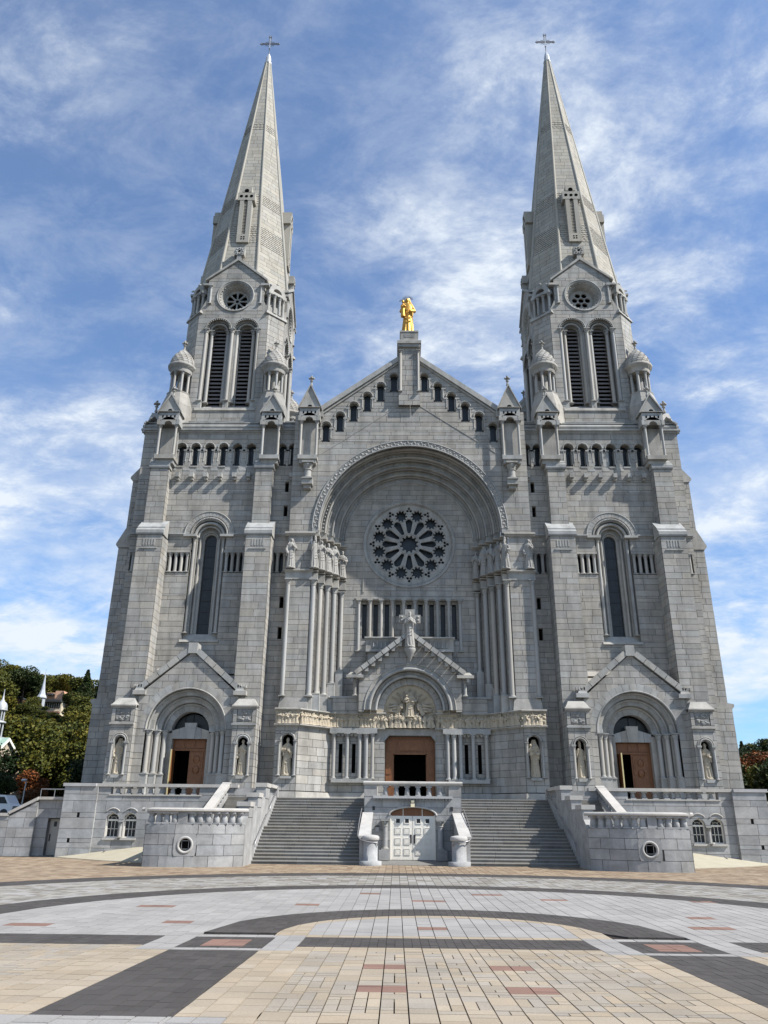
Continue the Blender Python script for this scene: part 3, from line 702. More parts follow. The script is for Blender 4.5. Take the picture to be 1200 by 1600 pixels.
def make_spire(s):
    ax, ay = TA; sp = part('spire', basilica, (s*ax, ay, 50.9))
    ap = lambda z: 4.15-(z-54.0)*(4.15-.27)/(86.6-54.0)
    zs = []; z = 50.9
    while z < 86.4: zs.append(z); z += .52 if z < 70 else .6
    bands = ((55.6, 58.2), (61.8, 63.0), (73.2, 74.6))
    def f(mb):
        for k in range(8):
            a = pi/4*k-pi/2; nx, ny = cos(a), sin(a); ux, uy = -ny, nx
            sl = (4.15-.27)/(86.6-54.0)
            def P(u, z, e):
                r = ap(z)+e; return (s*(ax+nx*r+ux*u), ay+ny*r+uy*u, z)
            for z0, z1 in zip(zs, zs[1:]+[86.5]):
                h0, h1 = ap(z0)*.4142, ap(z1)*.4142
                mb.face([P(-h0, z0, 0), P(h0, z0, 0), P(h1, z1, 0), P(-h1, z1, 0)], .5, 0 if any(a_ <= z0 < b_ for a_, b_ in bands) else 1)
                sc_ = any(a_ <= z0 < b_ for a_, b_ in bands)
                subs = ((z0, (z0+z1)/2), ((z0+z1)/2, z1)) if sc_ else ((z0, z1),)
                for y0, y1 in subs:
                    h0, h1 = ap(y0)*.4142, ap(y1)*.4142; u = -h0+.06; step = .45 if sc_ else None
                    js = [-1.0]; 
                    x = -h0+R.uniform(.5, 1.3)
                    if sc_: x = -h0+R.uniform(.15, .4)
                    cuts = []
                    while x < h0-.25: cuts.append(x/h0); x += (R.uniform(.38, .46) if sc_ else R.uniform(.9, 1.9))
                    ed = [-1]+cuts+[1]
                    for c0, c1 in zip(ed, ed[1:]):
                        g = .012 if not sc_ else .012; e = .03 if not sc_ else .04; tn = R.random()
                        b = [P(c0*h0+g, y0+g, e+(.03 if sc_ else 0)), P(c1*h0-g, y0+g, e+(.03 if sc_ else 0)), P(c1*h1-g, y1-g, e), P(c0*h1+g, y1-g, e)]
                        if sc_:                              # rounded scale
                            m0 = .5*(c0+c1); b = [P(c0*h0+g, y0+.07, e), P(m0*h0, y0+.01, e+.03), P(c1*h0-g, y0+.07, e), P(c1*h1-g, y1, e-.02), P(c0*h1+g, y1, e-.02)]
                        mb.face(b, tn, 0)
                        lo = [P(c0*h0+g, y0+g, -.01), P(c1*h0-g, y0+g, -.01)]
                        mb.face([lo[0], lo[1], b[1] if not sc_ else b[2], b[0]], tn, 0)
    mk('spire_wall', sp, ['spire', 'mortar'], f)
    for k in range(8):
        a = pi/4*k-pi/2+pi/8
        def f(mb):
            pts = []
            for z in (50.9, 60, 72, 86.5):
                r = (ap(z)/cos(pi/8))+.0; pts.append((s*(ax+cos(a)*r), ay+sin(a)*r, z))
            tube(mb, pts, [.17, .15, .12, .07], 7)
        mk('spire_rib', sp, ['spire'], f)
    for k in range(4):
        a = pi/2*k-pi/2; fr = F(ax+cos(a)*ap(55.9), ay+sin(a)*ap(55.9), -sin(a), cos(a), s)
        def f(mb):
            D = .25
            back = lambda z: ap(z)-ap(55.9)-.1
            def bx(u0, u1, z0, z1, d1, tn=None, mi=0):
                P = fr.P; p = [P(u0, z0, back(z0)), P(u1, z0, back(z0)), P(u1, z0, d1), P(u0, z0, d1), P(u0, z1, back(z1)), P(u1, z1, back(z1)), P(u1, z1, d1), P(u0, z1, d1)]
                mb.faces(p, [(0, 1, 2, 3), (4, 5, 6, 7), (0, 1, 5, 4), (1, 2, 6, 5), (2, 3, 7, 6), (3, 0, 4, 7)], tn, mi)
            bx(-.62, .62, 56.0, 57.0, D); bx(-.62, -.2, 57.0, 61.4, D-.02); bx(.2, .62, 57.0, 61.4, D-.02)
            bx(-.88, .88, 61.4, 62.4, D); bx(-.5, .5, 62.5, 63.2, D)
            bx(-.22, .22, 57.0, 61.4, D-.3, .3, 1)
            z = 57.1
            while z < 61.3: bx(-.2, .2, z, z+.08, D-.1, .8); z += .19
            for (u, z, r) in ((0, 61.9, .17), (-.52, 61.92, .18), (.52, 61.92, .18), (0, 62.65, .24), (0, 61.35, .12)):
                prism(mb, fr, [(u+r*cos(2*pi*j/10), z+r*sin(2*pi*j/10)) for j in range(10)], D, D+.012, .2, 1, sides=False)
            for (u, z) in ((-.13, 56.4), (.13, 56.4), (-.13, 56.66), (.13, 56.66)):
                prism(mb, fr, [(u+.09*cos(2*pi*j/8), z+.09*sin(2*pi*j/8)) for j in range(8)], D, D+.012, .2, 1, sides=False)
        mk('spire_lucarne', sp, ['spire', 'dark'], f)
    def f(mb):
        fr = F(ax, ay, 1, 0, s)
        lathe(mb, fr, 0, 0, [(.42, 86.2), (.45, 86.35), (.33, 86.5), (.31, 87.2), (.24, 87.5), (.12, 87.9), (.05, 88.0)], 8, a0=pi/8, sm=False)
    mk('lead_cap', sp, ['zinc'], f)
    def f(mb):
        fr = F(ax, ay, 1, 0, s); B = lambda *a: box(mb, fr, *a)
        lathe(mb, fr, 0, 0, [(.05, 87.9), (.045, 88.9), (.1, 88.95), (.04, 89.1)], 6)
        zc = 89.75
        for z0, z1 in ((88.9, 91.0),): B(-.05, .05, z0, z1, -.05, .05, .5, 1)
        for w_ in (-.1, .1): B(-.95, .95, zc+w_-.025, zc+w_+.025, -.04, .04)
        for k in range(9):
            u = -.9+k*.225; B(u-.02, u+.02, zc-.1, zc+.1, -.04, .04)
        for q in (-1, 1):
            B(q*1.0-.08, q*1.0+.08, zc-.16, zc+.16, -.05, .05); ball(mb, fr.P(q*1.12, zc, 0), .08)
            for zq in (-1, 1): tube(mb, [fr.P(q*.12, zc+zq*.4, 0), fr.P(q*.3, zc+zq*.28, 0), fr.P(q*.55, zc+zq*.32, 0)], .03, 5)
            B(q*.13-.02, q*.13+.02, zc+.1, zc+.9, -.04, .04, .5, 0)
        for q in (-1, 1): B(q*.12-.05, q*.12+.05, 90.85, 91.12, -.05, .05)
        B(-.17, .17, 90.78, 90.88, -.05, .05)
    mk('spire_cross', sp, ['grey_iron', 'zinc'], f)
    return sp
for s in (-1, 1):
    make_tower(s); make_belfry(s); make_spire(s)
    for dx in (-4.3, 4.3):
        make_tourelle(s, TX+dx, 60.75+.3)
    make_tourelle(s, TX-4.6, 70.0)
RELIEF = []; FRZ = []
# ---------------------------------------------------------------- central bay with the great arch
def make_centre():
    bay = part('central_bay', basilica, (0, 59.3, PL))
    Fc = F(0, 59.3, 1, 0, 1)
    # gable wall with stepped windows and the great arch
    wins = []
    for k in range(6):
        zc = 34.0+k*.99; u = 7.22-k*1.175
        for s in (-1, 1): wins.append((s*u, zc))
    H = []
    for u, z in wins: H += arch_hole(u, z-1.55, z, .36)
    H += arch_hole(0, 23.9, 24.55, 7.97)
    gz_ = lambda z: 7.8 if z <= 35.25 else max(7.8-(z-35.25)*(7.8-.9)/(40.5-35.25), .9)
    def f(mb):
        wall(mb, Fc, lambda z: -gz_(z) if z > 28 or True else 0, gz_, 23.95, 40.5, H, lens=(1.0, 2.3))
        for s in (-1, 1):
            wall(mb, F(0, 59.3, 1, 0, s), 7.8, 9.9, 24.2, 35.4, lens=(1.0, 1.6))
            wall(mb, F(9.9, 59.3, 0, 1, s), .03, .8, 9, 35.4, lens=(.8, .9))
        # proud field over the arch, its top edges sloping
        Fp = F(0, 59.2, 1, 0, 1)
        A = lambda z: 8.05*sqrt(max(1-((z-24.55)/8.05)**2, 0)) if 24.55 < z < 32.6 else 0
        for s in (-1, 1):
            fr = F(0, 59.2, 1, 0, s)
            prism(mb, fr, [(.95, 36.0), (7.4, 31.44), (7.4, 31.38), (.95, 35.94)], -.12, -.04, .6, 0)
    mk('gable_wall', bay, ['stone', 'mortar'], f)
    for u, z in wins:
        def f(mb):
            O = opening(u, z-1.55, z, .36, 12)
            reveal(mb, Fc, [(O, .03), (O, -.55)], .4); prism(mb, Fc, O, -.56, -.55, .5, 1, sides=False)
            for q in (-1, 1):
                box(mb, Fc, u+q*.36-(.09 if q > 0 else 0), u+q*.36+(.09 if q < 0 else 0), z-1.3, z-.28, -.53, -.05)
                box(mb, Fc, u+q*.5-.19, u+q*.5+.19, z-.3, z-.18, -.3, .09)
                lathe(mb, Fc, u+q*.44, .02, [(.08, z-1.15), (.055, z-1.05), (.055, z-.45), (.09, z-.3)], 6)
            roll(mb, Fc, u, z, .47, .055, .05, 14)
            box(mb, Fc, u-.27, u+.27, z-1.55, z-1.27, -.5, -.2, .8, 0, 0, .2)
        mk('gable_window', bay, ['trim', 'glass_blue'], f)
    # gable coping, central pilaster and pedestal
    def f(mb):
        for s in (-1, 1):
            fr = F(0, 59.3, 1, 0, s); t = 36.0-1.02*0
            a = [(.9, 40.5), (8.0, 35.1), (8.0, 35.65), (.9, 41.0)]
            prism(mb, fr, a, -.6, .28, .6, 0, back=True)
            a = [(.9, 40.3), (7.8, 34.95), (7.8, 35.15), (.9, 40.5)]; prism(mb, fr, a, -.1, .14, .5, 0)
            box(mb, fr, 7.5, 8.2, 34.8, 35.6, -.5, .34)
    mk('gable_coping', bay, ['trim'], f)
    def f(mb):
        wall(mb, F(0, 58.95, 1, 0, 1), -.93, 0.93, 35.9, 41.75, lens=(.7, 1.0))
        for s in (-1, 1): wall(mb, F(.93, 58.95, 0, 1, s), .03, 1.4, 35.9, 41.75, lens=(.7, 1.0))
        box(mb, F(0, 60.3, 1, 0, 1), -.93, .93, 36, 41.75, -.1, 0)
    mk('pilaster', bay, ['stone', 'mortar'], f)
    for s in (-1, 1): mk('pilaster_shaft', bay, ['shaft', 'trim'], lambda mb: column(mb, F(0, 58.95, 1, 0, s), 0.78, 37.2, 41.4, .11, .1, 8, ci=1))
    def f(mb):
        fr = F(0, 59.7, 1, 0, 1)
        box(mb, fr, -1.0, 1.0, 41.75, 42.05, -1.0, 1.0); box(mb, fr, -1.08, 1.08, 42.05, 42.35, -1.1, 1.1); box(mb, fr, -.92, .92, 42.35, 42.6, -.9, .9, .8, 0, .1, .1)
        box(mb, fr, -.78, .78, 42.6, 43.45, -.75, .75); box(mb, fr, -.84, .84, 43.45, 43.6, -.8, .8, .8)
        box(mb, fr, -.45, .45, 42.9, 43.2, .75, .77, .2, 1)
    mk('statue_pedestal', bay, ['trim', 'rough'], f)
    # pinnacles beside the gable
    for s in (-1, 1):
        fr = F(0, 59.3, 1, 0, s)
        mk('canopy_turret', bay, ['trim', 'stone', 'shaft', 'dark'], lambda mb: canopy_turret(mb, fr, 8.62, .82, 30.9, 34.2, .75, 37.7))
        mk('bracket_column', bay, ['shaft', 'trim'], lambda mb: (column(mb, fr, 8.55, 28.7, 30.3, .3, .42, 10, ci=1), box(mb, fr, 8.1, 9.0, 28.25, 28.7, 0, .75, .6, 1), box(mb, fr, 8.25, 8.85, 27.95, 28.25, 0, .5, .6, 1)))
    # ---- great arch: five orders stepping back to the rose wall
    Y = [59.3, 59.9, 60.55, 61.2, 61.85, 62.3]; RR = [7.97, 7.5, 7.0, 6.45, 5.95, 5.4]; ZS = 24.55
    def f(mb):
        voussoirs(mb, Fc, 0, ZS, 7.52, 8.0, -.05, .1, 41, a0=-.05, a1=pi+.05, gap=.01)
        n = 84
        for k in range(n):                                   # scrollwork: alternating raised curls
            a = pi*(k+.5)/n; r = 7.76+(.08 if k % 2 else -.08)
            ball(mb, Fc.P(-r*cos(a), ZS+r*sin(a), .1), (.11, .06, .11), 6, 4, .9)
            ball(mb, Fc.P(-(15.52-r)*cos(a+.01), ZS+(15.52-r)*sin(a+.01), .1), (.06, .05, .06), 5, 3, .9)
        roll(mb, Fc, 0, ZS, 8.0, .06, .1, 60); roll(mb, Fc, 0, ZS, 7.52, .07, .1, 60)
    mk('archivolt', bay, ['sculpt_grey'], f)
    for i in range(1, 6):
        def f(mb):
            fr = F(0, Y[i], 1, 0, 1); d = Y[i]-Y[i-1]
            O = lambda r: opening(0, 23.9, ZS, r, 40)
            reveal(mb, fr, [(O(RR[i-1]-.02), d), (O(RR[i-1]-.02), .0), (O(RR[i]), .0)], .5, closed=False)
            voussoirs(mb, fr, 0, ZS, RR[i], RR[i-1]-.05, -.02, .03, 37, gap=.02)
            roll(mb, fr, 0, ZS, RR[i]+.06, .10, .03, 64); roll(mb, fr, 0, ZS, RR[i-1]-.1, .05, d*.6, 64)
            n = 70
            for k in range(n):
                a = pi*(k+.5)/n; r = (RR[i]+RR[i-1])/2
                if i == 1:
                    b = a-.012; c = a+.012; prism(mb, fr, [(-(r+.16)*cos(b), ZS+(r+.16)*sin(b)), (-(r+.16)*cos(c), ZS+(r+.16)*sin(c)), (-(r-.16)*cos(c+.01), ZS+(r-.16)*sin(c+.01)), (-(r-.16)*cos(b+.01), ZS+(r-.16)*sin(b+.01))], .03, .12, .6)
                elif i == 2: ball(mb, fr.P(-r*cos(a), ZS+r*sin(a), .06), (.09, .07, .09), 5, 4, .7)
                elif i == 3:
                    for q in (-.12, 0, .12): ball(mb, fr.P(-(r+q)*cos(a), ZS+(r+q)*sin(a), .04), (.05, .04, .05), 4, 3, .7)
                elif i == 5: ball(mb, fr.P(-(r+.07*sin(k*2.1))*cos(a), ZS+(r+.07*sin(k*2.1))*sin(a), .04), (.08, .05, .08), 5, 3, .7)
        mk('archivolt', bay, ['trim'], f)
    # ---- rose wall
    Fr_ = F(0, 62.3, 1, 0, 1)
    def f(mb):
        H = circ_hole(0, 24.3, 3.86)+[(15.9, 19.3, lambda z: (-4.1, 4.1), True)]
        e = lambda z: (5.6 if z < ZS else 5.45*sqrt(max(1-((z-ZS)/5.45)**2, 0)))
        wall(mb, Fr_, lambda z: -e(z), e, 9, 30.0, H, lens=(1.0, 2.2), K=4)
        for s in (-1, 1): prism(mb, F(0, 62.3, 1, 0, s), [(3.78, 19.95), (3.9, 19.95), (3.9, 24.3), (3.78, 24.3)], 0, .09, .5)
        for k in range(18):
            pass
    mk('rose_wall', bay, ['stone', 'mortar'], f)
    def f(mb):
        C = lambda r: [(r*cos(2*pi*k/56), 24.3+r*sin(2*pi*k/56)) for k in range(56)]
        reveal(mb, Fr_, [(C(3.9), .08), (C(3.75), .08), (C(3.66), -.04), (C(3.62), -.04), (C(3.6), -.3)], .5)
        n = 120
        for k in range(n):
            a = 2*pi*k/n; b = a+.03; prism(mb, Fr_, [(3.62*cos(a), 24.3+3.62*sin(a)), (3.62*cos(a+.02), 24.3+3.62*sin(a+.02)), (3.74*cos(b+.02), 24.3+3.74*sin(b+.02)), (3.74*cos(b), 24.3+3.74*sin(b))], -.08, .06, .7)
        roll(mb, Fr_, 0, 24.3, 3.88, .07, .06, 64, 0, 2*pi)
    mk('rose_frame', bay, ['trim'], f)
    rose = [(0, 0, .62)]
    for k in range(12): rose.append((.68*cos(2*pi*(k+.5)/12), .68*sin(2*pi*(k+.5)/12), .09))
    pet = []
    for k in range(12):
        a = pi/2+2*pi*k/12
        for j in range(9): q = 1.08+.82*j/8; rose.append((q*cos(a), q*sin(a), .15+.15*j/8))
        b = a+pi/12
        c = (2.52*cos(b), 2.52*sin(b)); rose.append((c[0], c[1], .385))
        for j in range(10): g = 2*pi*j/10+b; rose.append((c[0]+.43*cos(g), c[1]+.43*sin(g), .085))
        for j in range(3): g = a+2*pi*j/3; rose.append((2.98*cos(a)+.15*cos(g), 2.98*sin(a)+.15*sin(g), .115))
    def f(mb):
        global _N
        plate_hi(mb, Fr_, 0, 24.3, 3.62, [(a*1.05, b*1.05, c*1.03) for a, b, c in rose], -.3, -.1)
        for k in range(12):
            b = pi/2+2*pi*k/12+pi/12; roll(mb, Fr_, 2.646*cos(b), 24.3+2.646*sin(b), .58, .035, -.1, 18, 0, 2*pi, 5)
            a = b-pi/12
            pts = [(.98, 0), (1.9, -.38), (2.22, 0), (1.9, .38)]
        roll(mb, Fr_, 0, 24.3, .9, .05, -.1, 28, 0, 2*pi, 5)
    mk('rose_tracery', bay, ['trim'], f)
    mk('rose_glass', bay, ['glass_blue'], lambda mb: prism(mb, Fr_, [(3.5*cos(2*pi*k/40), 24.3+3.5*sin(2*pi*k/40)) for k in range(40)], -.62, -.6, .5, 0, sides=False))
    # ---- gallery under the rose: nine lancets between ten shafts
    def f(mb):
        H = []
        Fg = F(0, 62.75, 1, 0, 1)
        for k in range(9):
            u = -3.72+.93*k; short = k in (3, 4, 5); H += rect_hole(u, .36, 18.05 if short else 16.15, 19.05)
        wall(mb, Fg, -4.1, 4.1, 15.9, 19.3, H, lens=(.4, .9))
        q = [(-4.1, 15.9), (4.1, 15.9), (4.1, 19.3), (-4.1, 19.3)]; reveal(mb, Fr_, [(q, .03), (q, -.45)], .5)
        for k in range(10):
            u = -4.185+.93*k; lo = 15.0 if k in (0, 9) else 15.95
            box(mb, Fr_, u-.22, u+.22, 19.25, 19.45, -.05, .12)
        box(mb, Fr_, -4.5, 4.5, 19.4, 19.52, 0, .1)
    mk('rose_gallery', bay, ['stone', 'mortar'], f)
    for k in range(9):
        u = -3.72+.93*k; lo = 18.05 if k in (3, 4, 5) else 16.15
        mk('lancet_window', bay, ['glass', 'trim'], lambda mb: (box(mb, F(0, 62.75, 1, 0, 1), u-.18, u+.18, lo, 19.05, -.3, -.28), box(mb, F(0, 62.75, 1, 0, 1), u-.2, u+.2, lo-.06, lo, -.3, .05, .5, 1)))
    for k in range(10):
        u = -4.185+.93*k; lo = 15.0 if k in (0, 9) else 15.95
        mk('gallery_column', bay, ['shaft', 'trim'], lambda mb: column(mb, Fr_, u, lo, 19.3, .13, .02, 10, ci=1))
    # ---- piers, stepped jambs and tall shafts
    for s in (-1, 1):
        fr = F(0, 59.3, 1, 0, s)
        sgl = dict(n=40, mats=['stone'], parent=bay, test=lambda u, z, h, l: 9.9 < z < 20.5 and l > .8)
        def f(mb):
            wall(mb, fr, 7.95, 9.65, 10.9, 20.45, lens=(.9, 1.6), single=sgl)
            wall(mb, fr, 8.0, 9.9, 20.9, 24.0, lens=(.8, 1.5))
            wall(mb, F(9.65, 59.3, 0, 1, s), .03, .8, 10.9, 20.5, lens=(.8, .9))
            box(mb, fr, 7.7, 9.95, 9.9, 10.9, -.8, .12, .6, 0, .12, .1)
            steps = [(7.97, 7.5, 59.9), (7.5, 7.0, 60.55), (7.0, 6.45, 61.2), (6.45, 5.95, 61.85), (5.95, 5.4, 62.3)]
            yp = 59.3
            for i, (ua, ub, y) in enumerate(steps):
                wall(mb, F(0, y, 1, 0, s), ub, ua, 10.4, 24.0, lens=(.5, .9), back=True)
                wall(mb, F(ua, y, 0, -1, s), 0, y-yp, 10.4, 24.0, lens=(.6, .9)); yp = y
                box(mb, F(0, y, 1, 0, s), ub-.02, ua+.05, 9.9, 11.2+.35*i, -.05, .5 if i < 4 else .25, .6, 0, .0, .08)
                # entablature block and springer ledge of each order
                g = F(0, y, 1, 0, s)
                box(mb, g, ub-.1, ua, 20.1, 20.75, -.02, .55 if i < 4 else .3)
                cornice(mb, g, ub-.14, ua+.02, 20.72, .3, .62 if i < 4 else .36, .8)
                cornice(mb, g, ub-.14, ua+.02, 23.72, .34, .62 if i < 4 else .36, .8)
        mk('pier', bay, ['stone', 'mortar'], f)
        def f(mb):
            box(mb, fr, 7.85, 10.0, 20.2, 20.8, 0, .08, .6); cornice(mb, fr, 7.75, 10.05, 20.72, .3, .26, .8); cornice(mb, fr, 7.75, 10.1, 23.85, .4, .26, .8, ends=.1)
        mk('pier_ledge', bay, ['trim'], f)
        cols = [(9.72, 59.32, 10.95, 20.2, .17), (7.72, 59.42, 10.95, 20.2, .2), (7.22, 60.05, 11.2, 20.1, .2), (6.72, 60.72, 11.2, 20.1, .2), (6.2, 61.38, 12.2, 20.1, .2), (5.62, 62.05, 13.3, 19.9, .17)]
        for u, y, z0, z1, r in cols:
            mk('pier_shaft', bay, ['shaft', 'trim'], lambda mb: column(mb, F(0, y, 1, 0, s), u, z0, z1, r, 0, 12, ci=1))
        def f(mb):
            for u, y, z0, z1, r in cols[2:]: box(mb, F(0, y, 1, 0, s), u-.32, u+.32, 9.9, z0, -.5, .34, None, 0, .03, .06)
        mk('shaft_pedestal', bay, ['trim'], f)
    # ---- storey below: splayed base carrying the frieze
    path = [(9.95, 58.75), (8.3, 58.75), (6.05, 61.1), (1.95, 61.1)]
    for s in (-1, 1):
        def seg(a, b):
            dx, dy = a[0]-b[0], a[1]-b[1]; L_ = sqrt(dx*dx+dy*dy); return F(b[0], b[1], dx/L_, dy/L_, s), L_
        sgl = dict(n=30, mats=['stone'], parent=bay, test=lambda u, z, h, l: l > .7)
        def f(mb):
            fr, L_ = seg(path[0], path[1])
            H = arch_hole(L_*.5-.1, 5.2, 7.75, .42)
            wall(mb, fr, 0, L_, PL+.55, 8.85, H, lens=(.6, 1.2), single=sgl); 
            O = opening(L_*.5-.1, 5.2, 7.75, .42, 12); reveal(mb, fr, [(O, .03), (O, -.6)], .5, 2); prism(mb, fr, O, -.61, -.6, .3, 3, sides=False)
            roll(mb, fr, L_*.5-.1, 7.75, .52, .07, .05, 14, mi=2)
            for q in (-1, 1): column(mb, fr, L_*.5-.1+q*.58, 5.25, 7.7, .09, .08, 8, mi=2)
            box(mb, fr, L_*.5-.5, L_*.5+.3, 5.05, 5.22, -.5, .22, .6, 2)
            box(mb, fr, -.1, L_+.05, PL, PL+.5, -.3, .22, .8, 2, 0, .08)
            fr2, L2 = seg(path[1], path[2]); wall(mb, fr2, 0, L2, PL+.55, 8.85, lens=(.7, 1.4), single=sgl); box(mb, fr2, -.1, L2+.1, PL, PL+.5, -.3, .22, .8, 2, 0, .08)
            fr3, L3 = seg(path[2], path[3]); hs = rect_hole(5.27-1.95, .26, 5.6, 7.7)+rect_hole(4.27-1.95, .26, 5.6, 7.7)
            wall(mb, fr3, .0, L3, PL+.3, 8.85, hs, lens=(.6, 1.3)); box(mb, fr3, .3, L3+.1, PL, PL+.5, -.3, .22, .8, 2, 0, .08)
            for uu in (5.27, 4.27): box(mb, fr3, uu-1.95-.13, uu-1.95+.13, 5.6, 7.7, -.3, -.28, .3, 3)
            wall(mb, F(9.95, 58.75, 0, 1, s), 0, 1.4, PL, 8.85, lens=(.7, 1.4))
            wall(mb, F(1.95, 62.2, 0, -1, s), 0, 1.1, PL, 8.85, lens=(.5, 1.0))
            box(mb, fr3, .9, 3.95, 4.9, 5.15, 0, .5, .6, 2)
        mk('base_wall', bay, ['stone', 'mortar', 'trim', 'dark'], f)
        for u, r in ((5.78, .14), (4.77, .14), (3.82, .14), (3.33, .16), (2.85, .13)):
            mk('base_column', bay, ['shaft', 'trim'], lambda mb: column(mb, F(0, 61.1, 1, 0, s), u, 5.15, 8.45, r, .28, 10, ci=1))
        def f(mb):
            F3 = F(0, 61.1, 1, 0, s)
            box(mb, F3, 2.5, 6.1, 8.45, 8.8, 0, .5)
            for c in (5.28, 4.3):
                prism(mb, F3, [(c-.42, 8.5), (c+.42, 8.5), (c+.3, 8.3), (c+.12, 8.2), (c, 8.42), (c-.12, 8.2), (c-.3, 8.3)], .1, .3)
            for a, b in zip(path, path[1:]):
                fr, L_ = seg(a, b); cornice(mb, fr, -.05, L_+.1, 8.7, .2, .36, .8); cornice(mb, fr, -.08, L_+.12, 9.82, .22, .3, .8)
                box(mb, fr, -.02, L_+.05, 8.8, 9.86, -.3, .06, .5, 1)
        mk('frieze_mouldings', bay, ['trim', 'sculpt'], f)
        # the carved procession: dozens of little figures in high relief
        def f(mb):
            rr = random.Random(40+s)
            pth = path[:3]+[(2.55, 61.1)]
            for a, b in zip(pth, pth[1:]):
                fr, L_ = seg(a, b)
                for k in range(int(L_*16)): ball(mb, fr.P(rr.uniform(.05, L_-.05), rr.uniform(8.95, 9.75), .09), (rr.uniform(.07, .14), .09, rr.uniform(.07, .18)), 6, 4, rr.random())
        mk('frieze_relief', bay, ['sculpt'], f, kind='stuff')
        for a, b in zip(path[:3]+[(2.55, 61.1)], (path[:3]+[(2.55, 61.1)])[1:]): FRZ.append((bay, *seg(a, b), s))
    # ---- main portal gable
    mp = part('main_portal', basilica, (0, 60.4, PL))
    Fm = F(0, 60.3, 1, 0, 1); PC = 10.15
    def f(mb):
        e = lambda z: 3.95 if z < 12.75 else max(3.95*(15.75-z)/3.0, 0)
        wall(mb, Fm, lambda z: -e(z), e, 10.0, 15.7, arch_hole(0, 9.9, PC, 3.5), lens=(.8, 1.6), K=4)
        for s in (-1, 1):
            wall(mb, F(3.95, 60.3, 0, 1, s), .03, 2, 10, 12.75)
            wall(mb, F(0, 60.95, 1, 0, s), 3.9, 6.0, 9.95, 11.1, lens=(.9, 1.4)); box(mb, F(0, 60.95, 1, 0, s), 3.9, 6.3, 11.1, 11.25, -1.3, .1, .9, 2, 0, .1)
    mk('portal_wall', mp, ['stone', 'mortar', 'trim'], f)
    def f(mb):
        for i, (r0, r1, d) in enumerate(((3.0, 3.5, 0.02), (2.55, 2.95, -.35), (2.02, 2.5, -.75))):
            voussoirs(mb, Fm, 0, PC, r0, r1, d-.4, d, 15, gap=.02)
            reveal(mb, Fm, [(opening(0, 9.85, PC, r0+.01, 24), d), (opening(0, 9.85, PC, r0+.01, 24), d-.5)], .5, closed=False)
        roll(mb, Fm, 0, PC, 3.1, .13, .06, 40); roll(mb, Fm, 0, PC, 2.62, .11, -.3, 40); roll(mb, Fm, 0, PC, 3.5, .05, .05, 40)
    mk('archivolt', mp, ['trim'], f)
    def f(mb):
        for s in (-1, 1):
            fr = F(0, 60.3, 1, 0, s); U = Vector((4.15, 12.7)); V = Vector((.0, 15.85)); n = 8
            for k in range(n):
                a = U.lerp(V, k/n+.006); b = U.lerp(V, (k+1)/n-.006); nrm = Vector((.604, .797))*.34
                prism(mb, fr, [(a.x, a.y), (b.x, b.y), (b.x+nrm.x, b.y+nrm.y), (a.x+nrm.x, a.y+nrm.y)], -.1, .55, None, 0, back=True)
                m_ = U.lerp(V, (k+.5)/n); box(mb, fr, m_.x-.15, m_.x+.13, m_.y-.28, m_.y+.05, 0, .42)
            box(mb, fr, 3.6, 4.9, 12.5, 12.72, -.2, .55); box(mb, fr, 3.75, 4.8, 12.72, 12.95, -.2, .5, .8, 0, .2, .2); box(mb, fr, 4.35, 4.55, 12.2, 12.5, .1, .45)
            column(mb, fr, 4.25, 11.2, 12.5, .13, -.1, 8)
    mk('portal_coping', mp, ['trim'], f)
    def f(mb):                                               # stone box with a blind arcade behind the gable
        Fb = F(0, 61.2, 1, 0, 1)
        box(mb, Fb, -3.35, 3.35, 13.6, 14.75, -1.1, 0, .5, 1); box(mb, Fb, -3.5, 3.5, 14.75, 14.95, -1.1, .25, .6)
        box(mb, Fb, -3.5, 3.5, 14.95, 15.75, -1.1, .12); cornice(mb, Fb, -3.6, 3.6, 15.7, .28, .3, .9)
        for s in (-1, 1):
            for k in range(6):
                u = s*(2.9-.32*k); column(mb, Fb, u, 15.05, 15.62, .055, .14, 6); prism(mb, Fb, opening(u-.16*s, 15.05, 15.4, .1, 6), .12, .13, .3, 2, sides=False)
    mk('gallery_box', mp, ['trim', 'stone', 'rough'], f)
    def f(mb):                                               # stone cross and bracket behind the statue
        box(mb, Fm, -.2, .2, 15.6, 17.9, -.02, .3); box(mb, Fm, -.85, .85, 16.85, 17.5, -.04, .28); box(mb, Fm, -.38, .38, 17.45, 17.95, -.03, .29)
        for q in (-1, 1):
            for z in (17.05, 17.32): ball(mb, Fm.P(q*.65, z, .3), (.12, .06, .1), 6, 4)
        lathe(mb, Fm, 0, .5, [(.03, 13.75), (.14, 14.0), (.3, 14.35), (.44, 14.6), (.44, 14.75), (.4, 14.8)], 12)
        box(mb, Fm, -.3, .3, 14.2, 14.75, .0, .5)
    mk('statue_bracket', mp, ['sculpt_grey'], f)
    # tympanum
    Ft = F(0, 61.25, 1, 0, 1)
    def f(mb):
        prism(mb, Ft, opening(0, 8.85, PC, 2.05, 26), -.3, 0, .5, 0)
        box(mb, Ft, -2.9, 2.9, 8.85, 10.0, -.3, -.03, .5)
        for q in (-1, 1): box(mb, Ft, q*2.85-.8, q*2.85+.8, 8.85, 9.86, -.2, .3, .5); box(mb, Ft, q*2.85-.8, q*2.85+.8, 9.8, 10.25, -.2, .35, .5)
        rr = random.Random(5)
        box(mb, Ft, -.62, .62, 9.3, 10.0, 0, .3, .6); box(mb, Ft, -.5, -.4, 10, 11.3, 0, .2); box(mb, Ft, .4, .5, 10, 11.3, 0, .2); roll(mb, Ft, 0, 11.38, .2, .03, .1, 16, 0, 2*pi)
